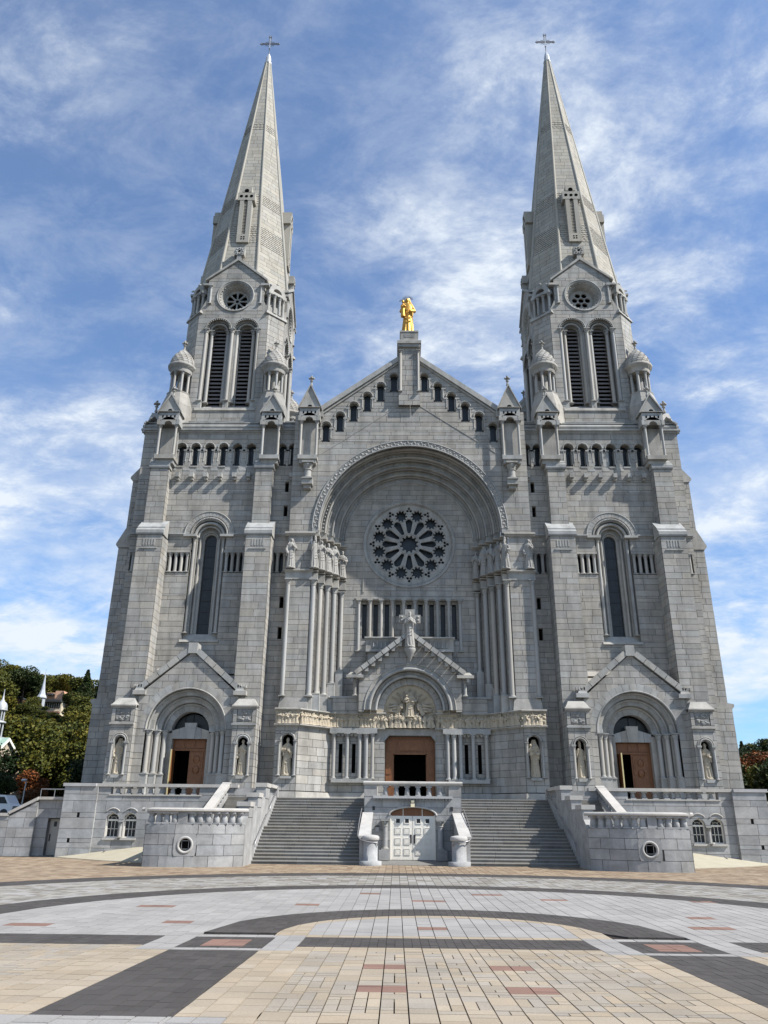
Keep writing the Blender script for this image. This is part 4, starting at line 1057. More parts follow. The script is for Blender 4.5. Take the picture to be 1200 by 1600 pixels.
        for s in (-1, 1):
            tube(mb, [Ft.P(s*.25, 11.0, .2), Ft.P(s*.5, 10.85, .3), Ft.P(s*.62, 11.25, .32)], .07, 6, .7)
            for k in range(8):                               # rays and wings
                a = radians(20+k*17); r0, r1 = .75, 1.0+.85*rr.uniform(.75, 1.0)
                q = [(s*r0*cos(a-.05), PC+.3+r0*sin(a-.05)*.9), (s*r1*cos(a), PC+r1*sin(a)*.95), (s*r0*cos(a+.07), PC+.3+r0*sin(a+.07)*.9)]
                if all(x*x+(z-PC)**2 < 2.0**2 for x, z in q): prism(mb, Ft, q, 0, .08, rr.random())
            for k in range(3):
                z = 10.1+.22*k; tube(mb, [Ft.P(s*.6, z-.1, .12), Ft.P(s*1.1, z+.05, .16), Ft.P(s*1.75, z+.02-.05*k, .06)], [.1, .13, .03], 6, rr.random())
                ball(mb, Ft.P(s*(.75+.1*k), z+.12, .22), .08, 7, 5)
    mk('tympanum', mp, ['sculpt'], f)
    RELIEF.append((mp, Ft))
    # lintel, doorway and doors
    def f(mb):
        Fl = F(0, 61.1, 1, 0, 1)
        box(mb, Fl, -2.5, 2.5, 8.35, 8.85, -1.1, .03); 
        for s in (-1, 1):
            fr = F(0, 61.1, 1, 0, s); prism(mb, fr, [(1.95, 8.35), (1.6, 8.35), (1.95, 7.95)], -1.0, .02)
    mk('lintel', mp, ['trim'], f)
    Fd = F(0, 61.75, 1, 0, 1)
    def f(mb):
        box(mb, Fd, -1.95, 1.95, 7.05, 8.3, -.1, .0, .5); box(mb, Fd, -1.2, 1.2, 7.0, 7.1, 0, .1)
        for q in (-1, 1): box(mb, Fd, q*1.62-.33, q*1.62+.33, PL, 7.05, -.1, 0)
        box(mb, Fd, -.95, .95, 7.25, 8.1, .0, .05); prism(mb, Fd, archpts(0, 7.3, .7, 12, ex=.75), .05, .1)
        for q in (-1, 1): box(mb, Fd, q*1.45-.3, q*1.45+.3, 7.25, 8.1, 0, .05)
        for q in (-1, 1):
            for z in np.arange(PL+.2, 7, .85): box(mb, Fd, q*1.65-.2, q*1.65+.2, z, z+.7, 0, .04)
    mk('door_surround', mp, ['wood'], f)
    mk('dark_doorway', mp, ['dark'], lambda mb: (box(mb, Fd, -1.4, 1.4, PL, 7.2, -3.0, -2.9, .3), box(mb, Fd, -1.45, -1.35, PL, 7.2, -3, -.1), box(mb, Fd, 1.35, 1.45, PL, 7.2, -3, -.1), box(mb, Fd, -1.4, 1.4, 7.1, 7.2, -3, -.1), box(mb, Fd, -1.4, 1.4, PL, PL+.01, -3, -.1)))
    for s in (-1, 1):
        def f(mb):
            fr = F(1.28, 61.8, .12, .99, s); box(mb, fr, 0, 1.15, PL+.02, 7.0, -.06, .0, .5)
            for z in (PL+.3, PL+1.3, PL+2.3): box(mb, fr, .15, 1.0, z, z+.8, 0, .03)
        mk('door_leaf', mp, ['wood'], f)
def plate_hi(mb, fr, cx, cz, r, holes, d0, d1):
    """pierced tracery disc: contour of a fine grid, smooth edged (marching squares over a distance field)"""
    n = 150; st = 2*r/n; xs = np.linspace(-r, r, n+1); X, Z = np.meshgrid(xs, xs, indexing='ij')
    D = r-np.hypot(X, Z)
    for hx, hz, hr in holes: D = np.minimum(D, np.hypot(X-hx, Z-hz)-hr)
    for i in range(n):
        row = D[i:i+2]; j = 0
        while j < n:
            c = [D[i, j], D[i+1, j], D[i+1, j+1], D[i, j+1]]
            if min(c) > 0:
                k = j
                while k < n and min(D[i, k], D[i+1, k], D[i+1, k+1], D[i, k+1]) > 0: k += 1
                mb.face([fr.P(cx+xs[i], cz+xs[j], d1), fr.P(cx+xs[i+1], cz+xs[j], d1), fr.P(cx+xs[i+1], cz+xs[k], d1), fr.P(cx+xs[i], cz+xs[k], d1)], .5); j = k; continue
            if max(c) > 0:
                p = [(xs[i], xs[j]), (xs[i+1], xs[j]), (xs[i+1], xs[j+1]), (xs[i], xs[j+1])]; poly = []; cr = []
                for a in range(4):
                    b = (a+1) % 4
                    if c[a] > 0: poly.append(p[a])
                    if (c[a] > 0) != (c[b] > 0):
                        t = c[a]/(c[a]-c[b]); q = (p[a][0]+(p[b][0]-p[a][0])*t, p[a][1]+(p[b][1]-p[a][1])*t); poly.append(q); cr.append(q)
                if len(poly) > 2: mb.face([fr.P(cx+x, cz+z, d1) for x, z in poly], .5)
                if len(cr) >= 2: mb.face([fr.P(cx+cr[0][0], cz+cr[0][1], d1), fr.P(cx+cr[1][0], cz+cr[1][1], d1), fr.P(cx+cr[1][0], cz+cr[1][1], d0), fr.P(cx+cr[0][0], cz+cr[0][1], d0)], .5)
            j += 1
make_centre()
def nave():
    def f(mb):
        P = F(0, 60, 1, 0, 1).P
        a = [(-9.8, 20), (-9.8, 34.6), (0, 40.9), (9.8, 34.6), (9.8, 20)]
        prism(mb, F(0, 60.2, 1, 0, 1), [(x*.8, z-.6) for x, z in a], -90, -3, .5, 0, back=True)
        box(mb, F(0, 60, 1, 0, 1), -23, 23, 0, 22, -95, -12, .4, 1)
    mk('nave', basilica, ['roof', 'stone'], f)
nave()
# ---------------------------------------------------------------- side portals
def make_side_portal(s):
    sp = part('side_portal', basilica, (s*16.5, 58.2, PL)); C = 16.5; Fp = F(0, 58.25, 1, 0, s); ZS = 8.4
    sg = dict(n=14, mats=['stone'], parent=sp, test=lambda u, z, h, l: l > .6 and z > 4.5)
    def f(mb):
        e = lambda z: 3.72 if z < 10.9 else max(3.72*(14.1-z)/3.2, 0)
        wall(mb, Fp, lambda z: C-e(z), lambda z: C+e(z), PL, 14.0, arch_hole(C, PL, ZS, 2.95), lens=(.6, 1.2), K=4, single=sg)
        wall(mb, F(C+3.72, 58.25, 0, 1, s), .03, 1.8, PL, 11); wall(mb, F(C-3.72, 60.05, 0, -1, s), 0, 1.78, PL, 11)
        for q in (-1, 1):
            for i, (u0, u1, d) in enumerate(((2.5, 2.98, -.48), (2.04, 2.52, -.95), (1.32, 2.06, -1.42))):
                box(mb, Fp, C+q*(u0+u1)/2-(u1-u0)/2, C+q*(u0+u1)/2+(u1-u0)/2, PL, ZS-.15, -1.9, d, .5)
            box(mb, Fp, C+q*2.0-.75, C+q*2.0+.75, PL, 5.1, -1.3, -.02 if 0 else -.1, .6, 2, .0, .0) if 0 else None
    mk('porch_wall', sp, ['stone', 'mortar', 'trim'], f)
    def f(mb):
        voussoirs(mb, Fp, C, ZS, 2.95, 3.5, -.05, .045, 19, gap=.03)
        for i, (r0, r1, d) in enumerate(((2.5, 2.9, -.42), (2.04, 2.46, -.88), (1.42, 2.0, -1.35))):
            voussoirs(mb, Fp, C, ZS, r0, r1, d-.3, d, 13, gap=.015)
            reveal(mb, Fp, [(archpts(C, ZS, r1+.04, 20), d+.42), (archpts(C, ZS, r1+.04, 20), d)], .5, closed=False)
            roll(mb, Fp, C, ZS, r1-.05, .09, d+.06, 26)
        reveal(mb, Fp, [(archpts(C, ZS, 1.42, 20), -1.35), (archpts(C, ZS, 1.42, 20), -2.1)], .5, closed=False)
        roll(mb, Fp, C, ZS, 2.95, .06, .03, 34)
    mk('archivolt', sp, ['trim'], f)
    for q in (-1, 1):
        for u, d in ((2.73, -.2), (2.27, -.67), (1.81, -1.14)):
            mk('jamb_column', sp, ['shaft', 'trim'], lambda mb: (column(mb, Fp, C+q*u, 5.25, ZS-.02, .17, d, 12, ci=1), box(mb, Fp, C+q*u-.22, C+q*u+.22, PL, 5.25, d-.2, d+.2, .6, 1)))
    def f(mb):                                               # gabled lintel of five blocks
        for k in range(5):
            u0, u1 = C-1.4+.56*k+.01, C-1.4+.56*(k+1)-.01; t = lambda u: 8.42+.42*(1-abs(u-C)/1.4)
            if k == 2: prism(mb, Fp, [(u0-.08, 7.85), (u1+.08, 7.85), (u1+.18, 9.0), (u0-.18, 9.0)], -1.7, -1.38)
            else: prism(mb, Fp, [(u0, 7.85), (u1, 7.85), (u1, t(u1)), (u0, t(u0))], -1.7, -1.45)
    mk('lintel', sp, ['trim'], f)
    mk('lunette', sp, ['glass', 'iron'], lambda mb: (prism(mb, Fp, archpts(C, 8.3, 1.4, 20), -2.2, -2.1, .3, 0, sides=False), box(mb, Fp, C-.03, C+.03, 8.4, 9.75, -2.08, -2.0, .5, 1), box(mb, Fp, C+.6, C+.64, 8.4, 9.5, -2.08, -2.0, .5, 1)))
    Fd = F(0, 60.2, 1, 0, s)
    def f(mb):
        box(mb, Fd, C-1.45, C+1.45, 7.1, 7.9, -.1, 0, .5); box(mb, Fd, C-1.45, C+1.45, 7.02, 7.14, 0, .12)
        for q in (-1, 1): box(mb, Fd, C+q*1.3-.15, C+q*1.3+.15, PL, 7.1, -.1, .04)
        for k in range(3): box(mb, Fd, C-1.1+.78*k, C-.45+.78*k, 7.22, 7.8, 0, .05)
    mk('door_frame', sp, ['wood'], f)
    mk('dark_doorway', sp, ['dark'], lambda mb: (box(mb, Fd, C-1.2, C+1.2, PL, 7.1, -2.0, -1.9), box(mb, Fd, C-1.25, C-1.15, PL, 7.1, -2, -.1), box(mb, Fd, C+1.15, C+1.25, PL, 7.1, -2, -.1), box(mb, Fd, C-1.2, C+1.2, 7.05, 7.1, -2, -.1)))
    # the leaf towards the nave is shut, the outer one stands open
    q = 1 if s > 0 else -1
    def f(mb):
        a, b = (C-1.15, C+.02) if s < 0 else (C-.15, C+1.15)
        box(mb, Fd, a, b, PL, 7.05, -.05, .02, .5)
        box(mb, Fd, a+.12, b-.12, PL+1.9, 6.9, .02, .07); box(mb, Fd, a+.25, b-.25, PL+2.1, 6.6, .07, .1); box(mb, Fd, a+.12, b-.12, PL+.2, PL+1.6, .02, .07)
        prism(mb, Fd, archpts((a+b)/2, PL+.9, .4, 12), .07, .11)
        for z in (5.0, 5.7): ball(mb, Fd.P((a+b)/2, z+.7, .1), (.25, .05, .3), 8, 5)
    mk('door_leaf', sp, ['wood'], f)
    def f(mb):
        x = C+1.12 if s < 0 else C-1.12
        fr = F(x, 60.15, .0, -1.0, s); box(mb, fr, 0, 1.05, PL, 7.05, -.03, .03, .5); box(mb, fr, 1.02, 1.07, PL, 7.05, -.045, .045, .5, 1)
    mk('open_door_leaf', sp, ['wood', 'brass'], f)
    def f(mb):
        lathe(mb, Fd, C+(1.5 if s < 0 else 1.5), .35, [(.02, 6.6), (.1, 6.65), (.13, 6.95), (.1, 7.25), (.03, 7.35)], 8)
        box(mb, Fd, C+1.46, C+1.54, 7.3, 7.5, .0, .35)
    mk('wall_lantern', sp, ['iron'], f)
    def f(mb):                                               # gable coping with apex block and kneelers
        for q in (-1, 1):
            U = Vector((3.75, 11.05)); V = Vector((.22, 14.0)); n = 5; nr = Vector((.64, .77))*.42
            for k in range(n):
                a = U.lerp(V, k/n+.004); b = U.lerp(V, (k+1)/n-.004)
                pts = [(C+q*a.x, a.y), (C+q*b.x, b.y), (C+q*(b.x+nr.x), b.y+nr.y), (C+q*(a.x+nr.x), a.y+nr.y)]
                prism(mb, Fp, pts, -1.0, .2, None, 0, back=True)
            box(mb, Fp, C+q*3.75-.55, C+q*3.75+.4, 10.85, 11.15, -.5, .3); box(mb, Fp, C+q*3.75-.4, C+q*3.75+.3, 11.15, 11.4, -.5, .26, None, 0, .1, .1)
            for k in range(4): box(mb, Fp, C+q*3.9-.35+.18*k, C+q*3.9-.25+.18*k, 11.4, 11.6, -.1, .2)
        box(mb, Fp, C-.34, C+.34, 13.95, 14.75, -.9, .24)
        for k in range(3): box(mb, F(0, 60.1, 1, 0, s), C-3.1, C+3.1, 11.6+.55*k, 12.0+.55*k, 0, 1.0-.3*k, .8, 0, 0, .25)
    mk('gable_coping', sp, ['trim'], f)
    # flanking piers with niches
    for c in (21.0, 12.1):
        pr_ = F(0, 57.55, 1, 0, s); w_ = .83
        def f(mb):
            wall(mb, pr_, c-w_, c+w_, 0 if c > 15 else PL, 9.85, arch_hole(c, 5.15, 7.45, .36)+rect_hole(c, 1.1, 8.85, 9.75), lens=(.5, 1.0))
            wall(mb, F(c+w_, 57.55, 0, 1, s), .03, 1.0, 0 if c > 15 else PL, 9.85); wall(mb, F(c-w_, 58.55, 0, -1, s), 0, .97, 0 if c > 15 else PL, 9.85)
        mk('niche_pier', sp, ['stone', 'mortar'], f)
        def f(mb):
            O = opening(c, 5.15, 7.45, .36, 12); reveal(mb, pr_, [(O, .03), (O, -.5)], .5); prism(mb, pr_, O, -.52, -.5, .3, 1, sides=False)
            roll(mb, pr_, c, 7.45, .45, .06, .05, 14); roll(mb, pr_, c, 7.45, .58, .035, .05, 14)
            for q in (-1, 1):
                box(mb, pr_, c+q*.52-.16, c+q*.52+.16, 7.33, 7.45, 0, .2)
            box(mb, pr_, c-.3, c+.3, 4.95, 5.17, -.45, .12)
            box(mb, pr_, c-w_-.06, c+w_+.06, 8.62, 8.75, 0, .16); cornice(mb, pr_, c-w_-.1, c+w_+.1, 9.82, .25, .2, .8)
        mk('niche_surround', sp, ['trim', 'dark'], f)
        mk('pier_cap', sp, ['trim'], lambda mb: box(mb, pr_, c-w_-.05, c+w_+.05, 10.05, 10.55, -1.0, .1, .8, 0, .3, .4))
        for q in (-1, 1): mk('niche_column', sp, ['shaft'], lambda mb: column(mb, pr_, c+q*.5, 5.15, 7.35, .085, .06, 8))
        def f(mb):
            for z0 in (8.88, 9.33):
                box(mb, pr_, c-.52, c+.52, z0, z0+.42, -.08, 0, .5)
                rr = random.Random(int(c*10+z0*100)*s)
                for k in range(9): ball(mb, pr_.P(c+rr.uniform(-.42, .42), z0+rr.uniform(.08, .34), .0), (rr.uniform(.08, .2), rr.uniform(.04, .09), rr.uniform(.05, .12)), 6, 4)
        mk('carved_panel', sp, ['rough'], f)
make_side_portal(-1); make_side_portal(1)
# ---------------------------------------------------------------- carved and gilded figures
def remeshed(mb, name, mat, vox):
    o = mb.build('tmp_figure', mat); m = o.modifiers.new('r', 'REMESH'); m.mode = 'VOXEL'; m.voxel_size = vox; m.use_smooth_shade = True
    sm = o.modifiers.new('s', 'SMOOTH'); sm.iterations = 1; sm.factor = .15
    dg = bpy.context.evaluated_depsgraph_get(); me = bpy.data.meshes.new_from_object(o.evaluated_get(dg)); me.name = name
    a = me.attributes.get('tone')
    if a: me.attributes.remove(a)
    a = me.attributes.new('tone', 'FLOAT', 'FACE'); a.data.foreach_set('value', [.5]*len(me.polygons))
    me.materials.clear(); me.materials.append(M[mat]); old = o.data; bpy.data.objects.remove(o); bpy.data.meshes.remove(old); return me
def figure(kind, mat, seed=0, vox=.0105):
    mb = MB(); r_ = random.Random(seed); fr = F(0, 0, 1, 0, 1); ph = r_.uniform(0, 6); nf = r_.choice((9, 11, 13)); lean = r_.uniform(-.02, .02)
    prof = [(.0, .15, .125), (.04, .155, .13), (.12, .148, .122), (.25, .135, .11), (.38, .125, .10), (.5, .12, .092), (.6, .115, .085), (.7, .125, .085), (.77, .13, .08), (.81, .105, .07), (.835, .055, .05), (.87, .036, .038), (.89, .034, .036)]
    rings = []
    for z, rx, ry in prof:
        k = max(0, 1-z/.72); ring = []
        for j in range(44):
            a = 2*pi*j/44; q = 1+.115*k*sin(nf*a+ph+z*2.2)+.03*k*sin((nf*2+3)*a-z*5)
            kn = .035*math.exp(-((z-.33)/.16)**2)*max(0, -sin(a))*max(0, cos(a-2.0)+.5)
            ring.append((lean*sin(z*3)+rx*q*cos(a), ry*q*sin(a)-kn, z))
        rings.append(ring)
    mb.loft(rings, True, True, True)
    # diagonal mantle folds over the front
    for k in range(3):
        z0 = .56-.1*k; tube(mb, [(-.11, -.03, z0+.03), (-.03, -.088-.012*k, z0-.07), (.06, -.09-.012*k, z0-.05), (.12, -.03, z0+.08)], .011, 6)
    mb_h = (0.0, -.006, .93)
    ball(mb, mb_h, (.045, .053, .062), 14, 10); ball(mb, (0, -.06, .925), (.009, .012, .016), 6, 4)
    ball(mb, (0, -.045, .90), (.022, .016, .012), 6, 4)
    for q in (-1, 1): ball(mb, (q*.02, -.047, .947), (.012, .008, .005), 6, 4); ball(mb, (q*.046, 0, .925), (.008, .014, .018), 6, 4)
    if kind in ('veil', 'child', 'crown'):
        tube(mb, [(0, .02, .985), (0, .035, .9), (0, .05, .8), (0, .075, .65), (0, .08, .4)], [.035, .062, .085, .11, .10], 12)
        for q in (-1, 1): tube(mb, [(q*.03, -.01, .985), (q*.055, .0, .92), (q*.075, -.01, .84), (q*.12, -.02, .76)], [.02, .022, .03, .04], 8)
    else:
        ball(mb, (0, .012, .945), (.05, .052, .056), 12, 8)
        if kind != 'monk': tube(mb, [(0, -.04, .9), (0, -.055, .86), (0, -.055, .81)], [.026, .03, .012], 8)
    if kind == 'mitre': prism_pts = tube(mb, [(0, .005, .97), (0, .005, 1.02), (0, .005, 1.07), (0, .005, 1.10)], [.045, .048, .034, .006], 8)
    # arms
    def arm(q, elbow, hand, fl=.052):
        sh = (q*.115, 0, .765); tube(mb, [sh, elbow, ((elbow[0]+hand[0])/2, (elbow[1]+hand[1])/2, (elbow[2]+hand[2])/2), hand], [.042, .046, fl, .03], 9)
        tube(mb, [((elbow[0]+hand[0])/2, (elbow[1]+hand[1])/2, (elbow[2]+hand[2])/2-.02), ((elbow[0]+hand[0])/2+q*.01, (elbow[1]+hand[1])/2, (elbow[2]+hand[2])/2-.16)], [.035, .012], 7)
        ball(mb, hand, (.022, .024, .026), 7, 5)
        for j in range(4): tube(mb, [hand, (hand[0]-q*.012+.006*j, hand[1]-.022, hand[2]+.03-.006*j)], .0065, 5)
        tube(mb, [hand, (hand[0]-q*.025, hand[1]-.012, hand[2]+.012)], .007, 5)
    if kind == 'pray': arm(-1, (-.165, -.03, .62), (-.02, -.135, .72)); arm(1, (.165, -.03, .62), (.02, -.135, .72))
    elif kind in ('child', 'crown'):
        arm(-1, (-.17, -.03, .62), (-.03, -.15, .6)); arm(1, (.175, -.02, .62), (.06, -.13, .58))
        cx, cy = (-.105, -.11) if kind == 'child' else (-.12, -.12)
        tube(mb, [(cx, cy, .42 if kind == 'crown' else .55), (cx, cy, .62), (cx, cy, .72), (cx, cy, .77)], [.06, .05, .05, .02], 10)
        ball(mb, (cx, cy-.01, .825), (.036, .038, .046), 10, 8)
        tube(mb, [(cx+.04, cy, .74), (cx+.07, cy-.05, .68), (cx+.02, cy-.08, .7)], .017, 6)
        tube(mb, [(cx-.04, cy, .74), (cx-.05, cy-.04, .66), (cx+.0, cy-.08, .67)], .017, 6)
    elif kind == 'mitre': arm(-1, (-.17, -.02, .62), (-.1, -.15, .82)); arm(1, (.17, -.03, .6), (.11, -.13, .6)); tube(mb, [(.12, -.15, .02), (.12, -.14, .95)], .011, 6); roll(mb, F(.12, -.14, 1, 0, 1), .03, .95, .04, .012, 0, 14, 0, 1.6*pi, 6)
    elif kind == 'book': arm(-1, (-.17, -.02, .62), (-.06, -.14, .66)); arm(1, (.165, -.03, .6), (.07, -.14, .58)); box(mb, fr, -.01, .09, .6, .72, .12, .155)
    else: arm(-1, (-.17, -.02, .6), (-.13, -.1, .45)); arm(1, (.165, -.03, .62), (.03, -.14, .73))
    for q in (-1, 1): tube(mb, [(q*.05, -.08, .012), (q*.06, -.15, .014)], [.03, .02], 7)
    lathe(mb, fr, 0, 0, [(.17, -.04), (.17, 0.0), (.15, .005)], 12)
    return remeshed(mb, 'figure_'+kind, mat, vox)
FIG = {(k, m): figure(k, m, i*3+1) for i, (k, m) in enumerate([('veil', 'sculpt'), ('mitre', 'sculpt'), ('book', 'sculpt'), ('child', 'sculpt'), ('monk', 'sculpt'), ('veil', 'sculpt_grey'), ('book', 'sculpt_grey'), ('mitre', 'sculpt_grey'), ('pray', 'sculpt_grey'), ('monk', 'sculpt_grey')])}
def statue(kind, mat, x, y, z, h, label, rot=0.0, group=None):
    o = bpy.data.objects.new('statue', FIG[(kind, mat)]); COL.objects.link(o)
    o.location = (x, y, z+.04*h); o.scale = (h*(.86 if kind == 'pray' else .95), h*.9, h); o.rotation_euler = (0, 0, rot); o['label'] = label; o['category'] = 'statue'
    if group: o['group'] = group
    return o
gold = bpy.data.objects.new('gilded_statue', figure('crown', 'gold', 4, .0095)); COL.objects.link(gold)
gold.location = (-.12, 59.7, 43.45+.15); gold.scale = (3.6, 3.4, 4.15); gold['label'] = 'gilded statue of a crowned woman holding a child on top of the central gable'; gold['category'] = 'statue'
def f(mb):
    for (cx, cy, z, r, n) in ((-.12, 59.68, 43.6+4.15*.965, .40, 13), (-.6, 59.25, 43.6+4.15*.83, .26, 9)):
        for k in range(n):
            a = pi*(k+.5)/n; c, s_ = cos(a), sin(a); p0 = (cx+c*r*.75, cy, z+s_*r*.75-.06); p1 = (cx+c*r*1.35, cy, z+s_*r*1.35-.06); tube(mb, [p0, p1], [.022, .012], 4)
        roll(mb, F(cx, cy, 1, 0, 1), 0, z-.06, r*.78, .02, 0, 18, 0, pi, 5)
mbh = MB(); f(mbh); hal = mbh.build('halo_rays', 'iron'); hal.parent = gold; hal.matrix_parent_inverse = (Matrix.Translation(gold.location) @ Matrix.Diagonal((*gold.scale, 1))).inverted()
G1 = 'statues in the niches of the portals'; G2 = 'saints standing on the shaft tops beside the great arch'
statue('veil', 'sculpt', -21.0, 57.83, 5.17, 2.45, 'cream statue of a robed woman in the leftmost portal niche', .1, G1)
statue('monk', 'sculpt', -12.1, 57.83, 5.17, 2.4, 'cream statue with raised arm in the niche right of the left wooden door', -.1, G1)
statue('mitre', 'sculpt', 12.1, 57.83, 5.17, 2.3, 'cream bishop statue in a mitre in the niche left of the right portal', .1, G1)
statue('book', 'sculpt', 21.0, 57.83, 5.17, 2.4, 'cream statue holding a book in the niche at the far right portal pier', -.1, G1)
statue('book', 'sculpt', -9.03, 59.05, 5.24, 2.6, 'cream statue of a bearded man in the niche left of the main doorway', .1, G1)
statue('child', 'sculpt', 9.03, 59.05, 5.24, 2.6, 'cream statue carrying a child in the niche right of the main doorway', -.1, G1)
statue('pray', 'sculpt_grey', 0.0, 59.75, 14.8, 2.8, 'grey statue of a praying woman before the stone cross over the main portal')
nm = ['outermost', 'tallest looking', 'second', 'third', 'fourth', 'innermost']
for s, side in ((-1, 'left'), (1, 'right')):
    for i, (u, y, k) in enumerate([(9.6, 59.05, 'veil'), (7.68, 59.05, 'mitre'), (7.2, 59.62, 'monk'), (6.7, 60.25, 'book'), (6.2, 60.9, 'veil'), (5.62, 61.75, 'book')]):
        lab = ['grey saint on the outer corner of the %s pier of the great arch', 'grey mitred saint first in the row of four on the %s arch jamb', 'grey saint second in the row of four on the %s arch jamb', 'grey saint third in the row of four on the %s arch jamb', 'grey veiled saint last in the row of four on the %s arch jamb', 'grey saint standing alone on the %s side nearest the rose window'][i] % side
        statue(k, 'sculpt_grey', s*u, y+.1, 21.02, 2.5 if i < 5 else 2.35, lab, -s*.5 if 0 < i < 5 else -s*.2, G2)

# the carved procession of the frieze and the saints of the tympanum
LOW = [figure(k, 'sculpt', 50+i, .022) for i, k in enumerate(('book', 'veil', 'monk', 'pray', 'child', 'mitre'))]
frr = random.Random(8)
for par, fr, L_, s in FRZ:
    u = .14
    while u < L_-.1:
        o = bpy.data.objects.new('frieze_figure', frr.choice(LOW)); COL.objects.link(o); o.parent = par; o.matrix_parent_inverse = Matrix.Translation(-ORI[par.name])
        h = frr.uniform(.78, .92); o.location = fr.P(u, 8.92, .12); o.scale = (h*1.5, h*1.3, h); o.rotation_euler = (frr.uniform(-.03, .06), frr.uniform(-.16, .16), (0 if abs(fr.ny) > .9 else -s*.8)+frr.uniform(-.6, .6))
        u += frr.uniform(.2, .34)
for par, Ft in RELIEF:
    def rel(k, x, z, h, d, ry=0.0, rz=0.0, wx=1.25):
        o = bpy.data.objects.new('relief_figure', FIG[(k, 'sculpt')]); COL.objects.link(o); o.parent = par; o.matrix_parent_inverse = Matrix.Translation(-ORI[par.name])
        o.location = Ft.P(x, z, d); o.scale = (h*wx, h, h); o.rotation_euler = (0.05, ry, rz)
    rel('child', 0, 9.75, 1.85, .28, 0, 0, 1.35)
    for s in (-1, 1): rel('veil', s*1.0, 9.9, .95, .22, s*-.55, s*.5, 1.2); rel('book', s*1.45, 10.15, .7, .15, s*1.0, s*.6, 1.2)
    x = -2.75
    while x < 2.8:
        h = frr.uniform(.85, 1.15) if abs(x) < 1.7 else frr.uniform(.8, .92)
        rel(frr.choice(('veil', 'mitre', 'book', 'child', 'monk')), x, 8.92, h, .34, frr.uniform(-.25, .25), frr.uniform(-.6, .6)); x += frr.uniform(.26, .4)
# ================================================================ stairs, terraces, bastions
def baluster(mb, fr, u, z0, h, d, r=.15, mi=0):
    box(mb, fr, u-r*1.15, u+r*1.15, z0, z0+.08, d-r*1.15, d+r*1.15, .6, mi); box(mb, fr, u-r*1.2, u+r*1.2, z0+h-.1, z0+h, d-r*1.2, d+r*1.2, .6, mi)
    lathe(mb, fr, u, d, [(r*.95, z0+.08), (r*1.05, z0+h*.2), (r*.98, z0+h*.45), (r*.8, z0+h*.68), (r*.72, z0+h*.74), (r*1.0, z0+h-.1)], 10, .6, mi)
gcz = [0.0+.52*k for k in range(12)]
stairs = root('grand_staircase', (0, 50, 0), label='wide dark stone staircase in two flights beside the white double door', category='staircase')
RISE = .175
def stepy(k): return 46.8+.36*(k) if k < 11 else 46.8+.36*10+1.4+.36*(k-11)
for k in range(21):
    y0 = stepy(k); z1 = RISE*(k+1); y1 = stepy(k+1) if k < 20 else 57.5
    for s in (-1, 1):
        def f(mb):
            xi = 2.35 if k < 2 else 3.08
            xs = [xi]; x = xi+R.uniform(1.2, 2.4)
            while x < 8.4: xs.append(x); x += R.uniform(1.8, 2.6)
            xs.append(9.06)
            for a, b in zip(xs, xs[1:]):
                tn = R.random(); fr = F(0, y0, 1, 0, s); g = .006
                box(mb, fr, a+g, b-g, z1-RISE, z1-.05, -(y1-y0)-.05, 0, tn); box(mb, fr, a+g, b-g, z1-.05, z1, -(y1-y0), .03, min(1, tn+.15), 1)
        mk('step', stairs, ['step', 'granite_edge' if 'granite_edge' in M else 'step'], f)
def f(mb):
    fr = F(0, 57.2, 1, 0, 1); box(mb, fr, -9.06, 9.06, 3.3, PL, -4, 0.2, .5)
    box(mb, F(0, 46.9, 1, 0, 1), -9.0, 9.0, -.4, .02, -8, 0, .3)
mk('landing', stairs, ['step'], f)
# ---- entrance block between the flights
blk = root('entrance_block', (0, 52, 0), label='grey granite block with balustrade and white double door between the two stair flights', category='stair block')
Fb = F(0, 52.0, 1, 0, 1)
sg = dict(n=60, mats=['granite'], parent=blk, test=lambda u, z, h, l: True)
def f(mb):
    arc = lambda z: (-1.42, 1.42) if z < 2.62 else ((-sqrt(max(1.42**2-((z-2.62)*3.1)**2, 0)), sqrt(max(1.42**2-((z-2.62)*3.1)**2, 0))))
    H = [(.05, 2.62, lambda z: (-1.42, 1.42), True), (2.62, 3.07, arc)]
    wall(mb, Fb, -3.05, 3.05, 0, 3.72, H, e=.02, gap=.022, lens=(.9, 1.6), courses=[0, .55, 1.15, 1.75, 2.35, 2.95], single=sg)
    for s in (-1, 1):
        wall(mb, F(3.05, 52.0, 0, 1, s), .02, 3.6, 0, 3.72, e=.02, gap=.022, lens=(1.0, 1.6))
        box(mb, F(0, 52.0, 1, 0, s), 2.28, 3.07, 3.72, 4.36, -3.6, .03, .4)
        box(mb, F(0, 52.0, 1, 0, s), 2.6, 3.05, 3.72, 4.36, -3.6, -.3, .4)
    box(mb, F(0, 55.6, 1, 0, 1), -3.04, 3.04, 0, PL, 0, 3.0, .4)
mk('wall', blk, ['granite', 'mortar'], f)
mk('coping', blk, ['coping'], lambda mb: (cornice(mb, Fb, -3.12, 3.16, 4.36, .26, .14, .8), box(mb, Fb, -3.1, 3.1, 4.36, 4.6, -.5, 0, .8)))
mk('ledge', blk, ['coping', 'granite'], lambda mb: (box(mb, Fb, -2.5, 2.5, 3.6, 3.74, -.4, .3, .7), [box(mb, Fb, -2.45+.205*k, -2.35+.205*k, 3.48, 3.6, 0, .22, .5, 1) for k in range(24)]))
for k in range(6): mk('baluster', blk, ['granite'], lambda mb: baluster(mb, Fb, -1.72+.69*k, 3.74, .62, -.15))
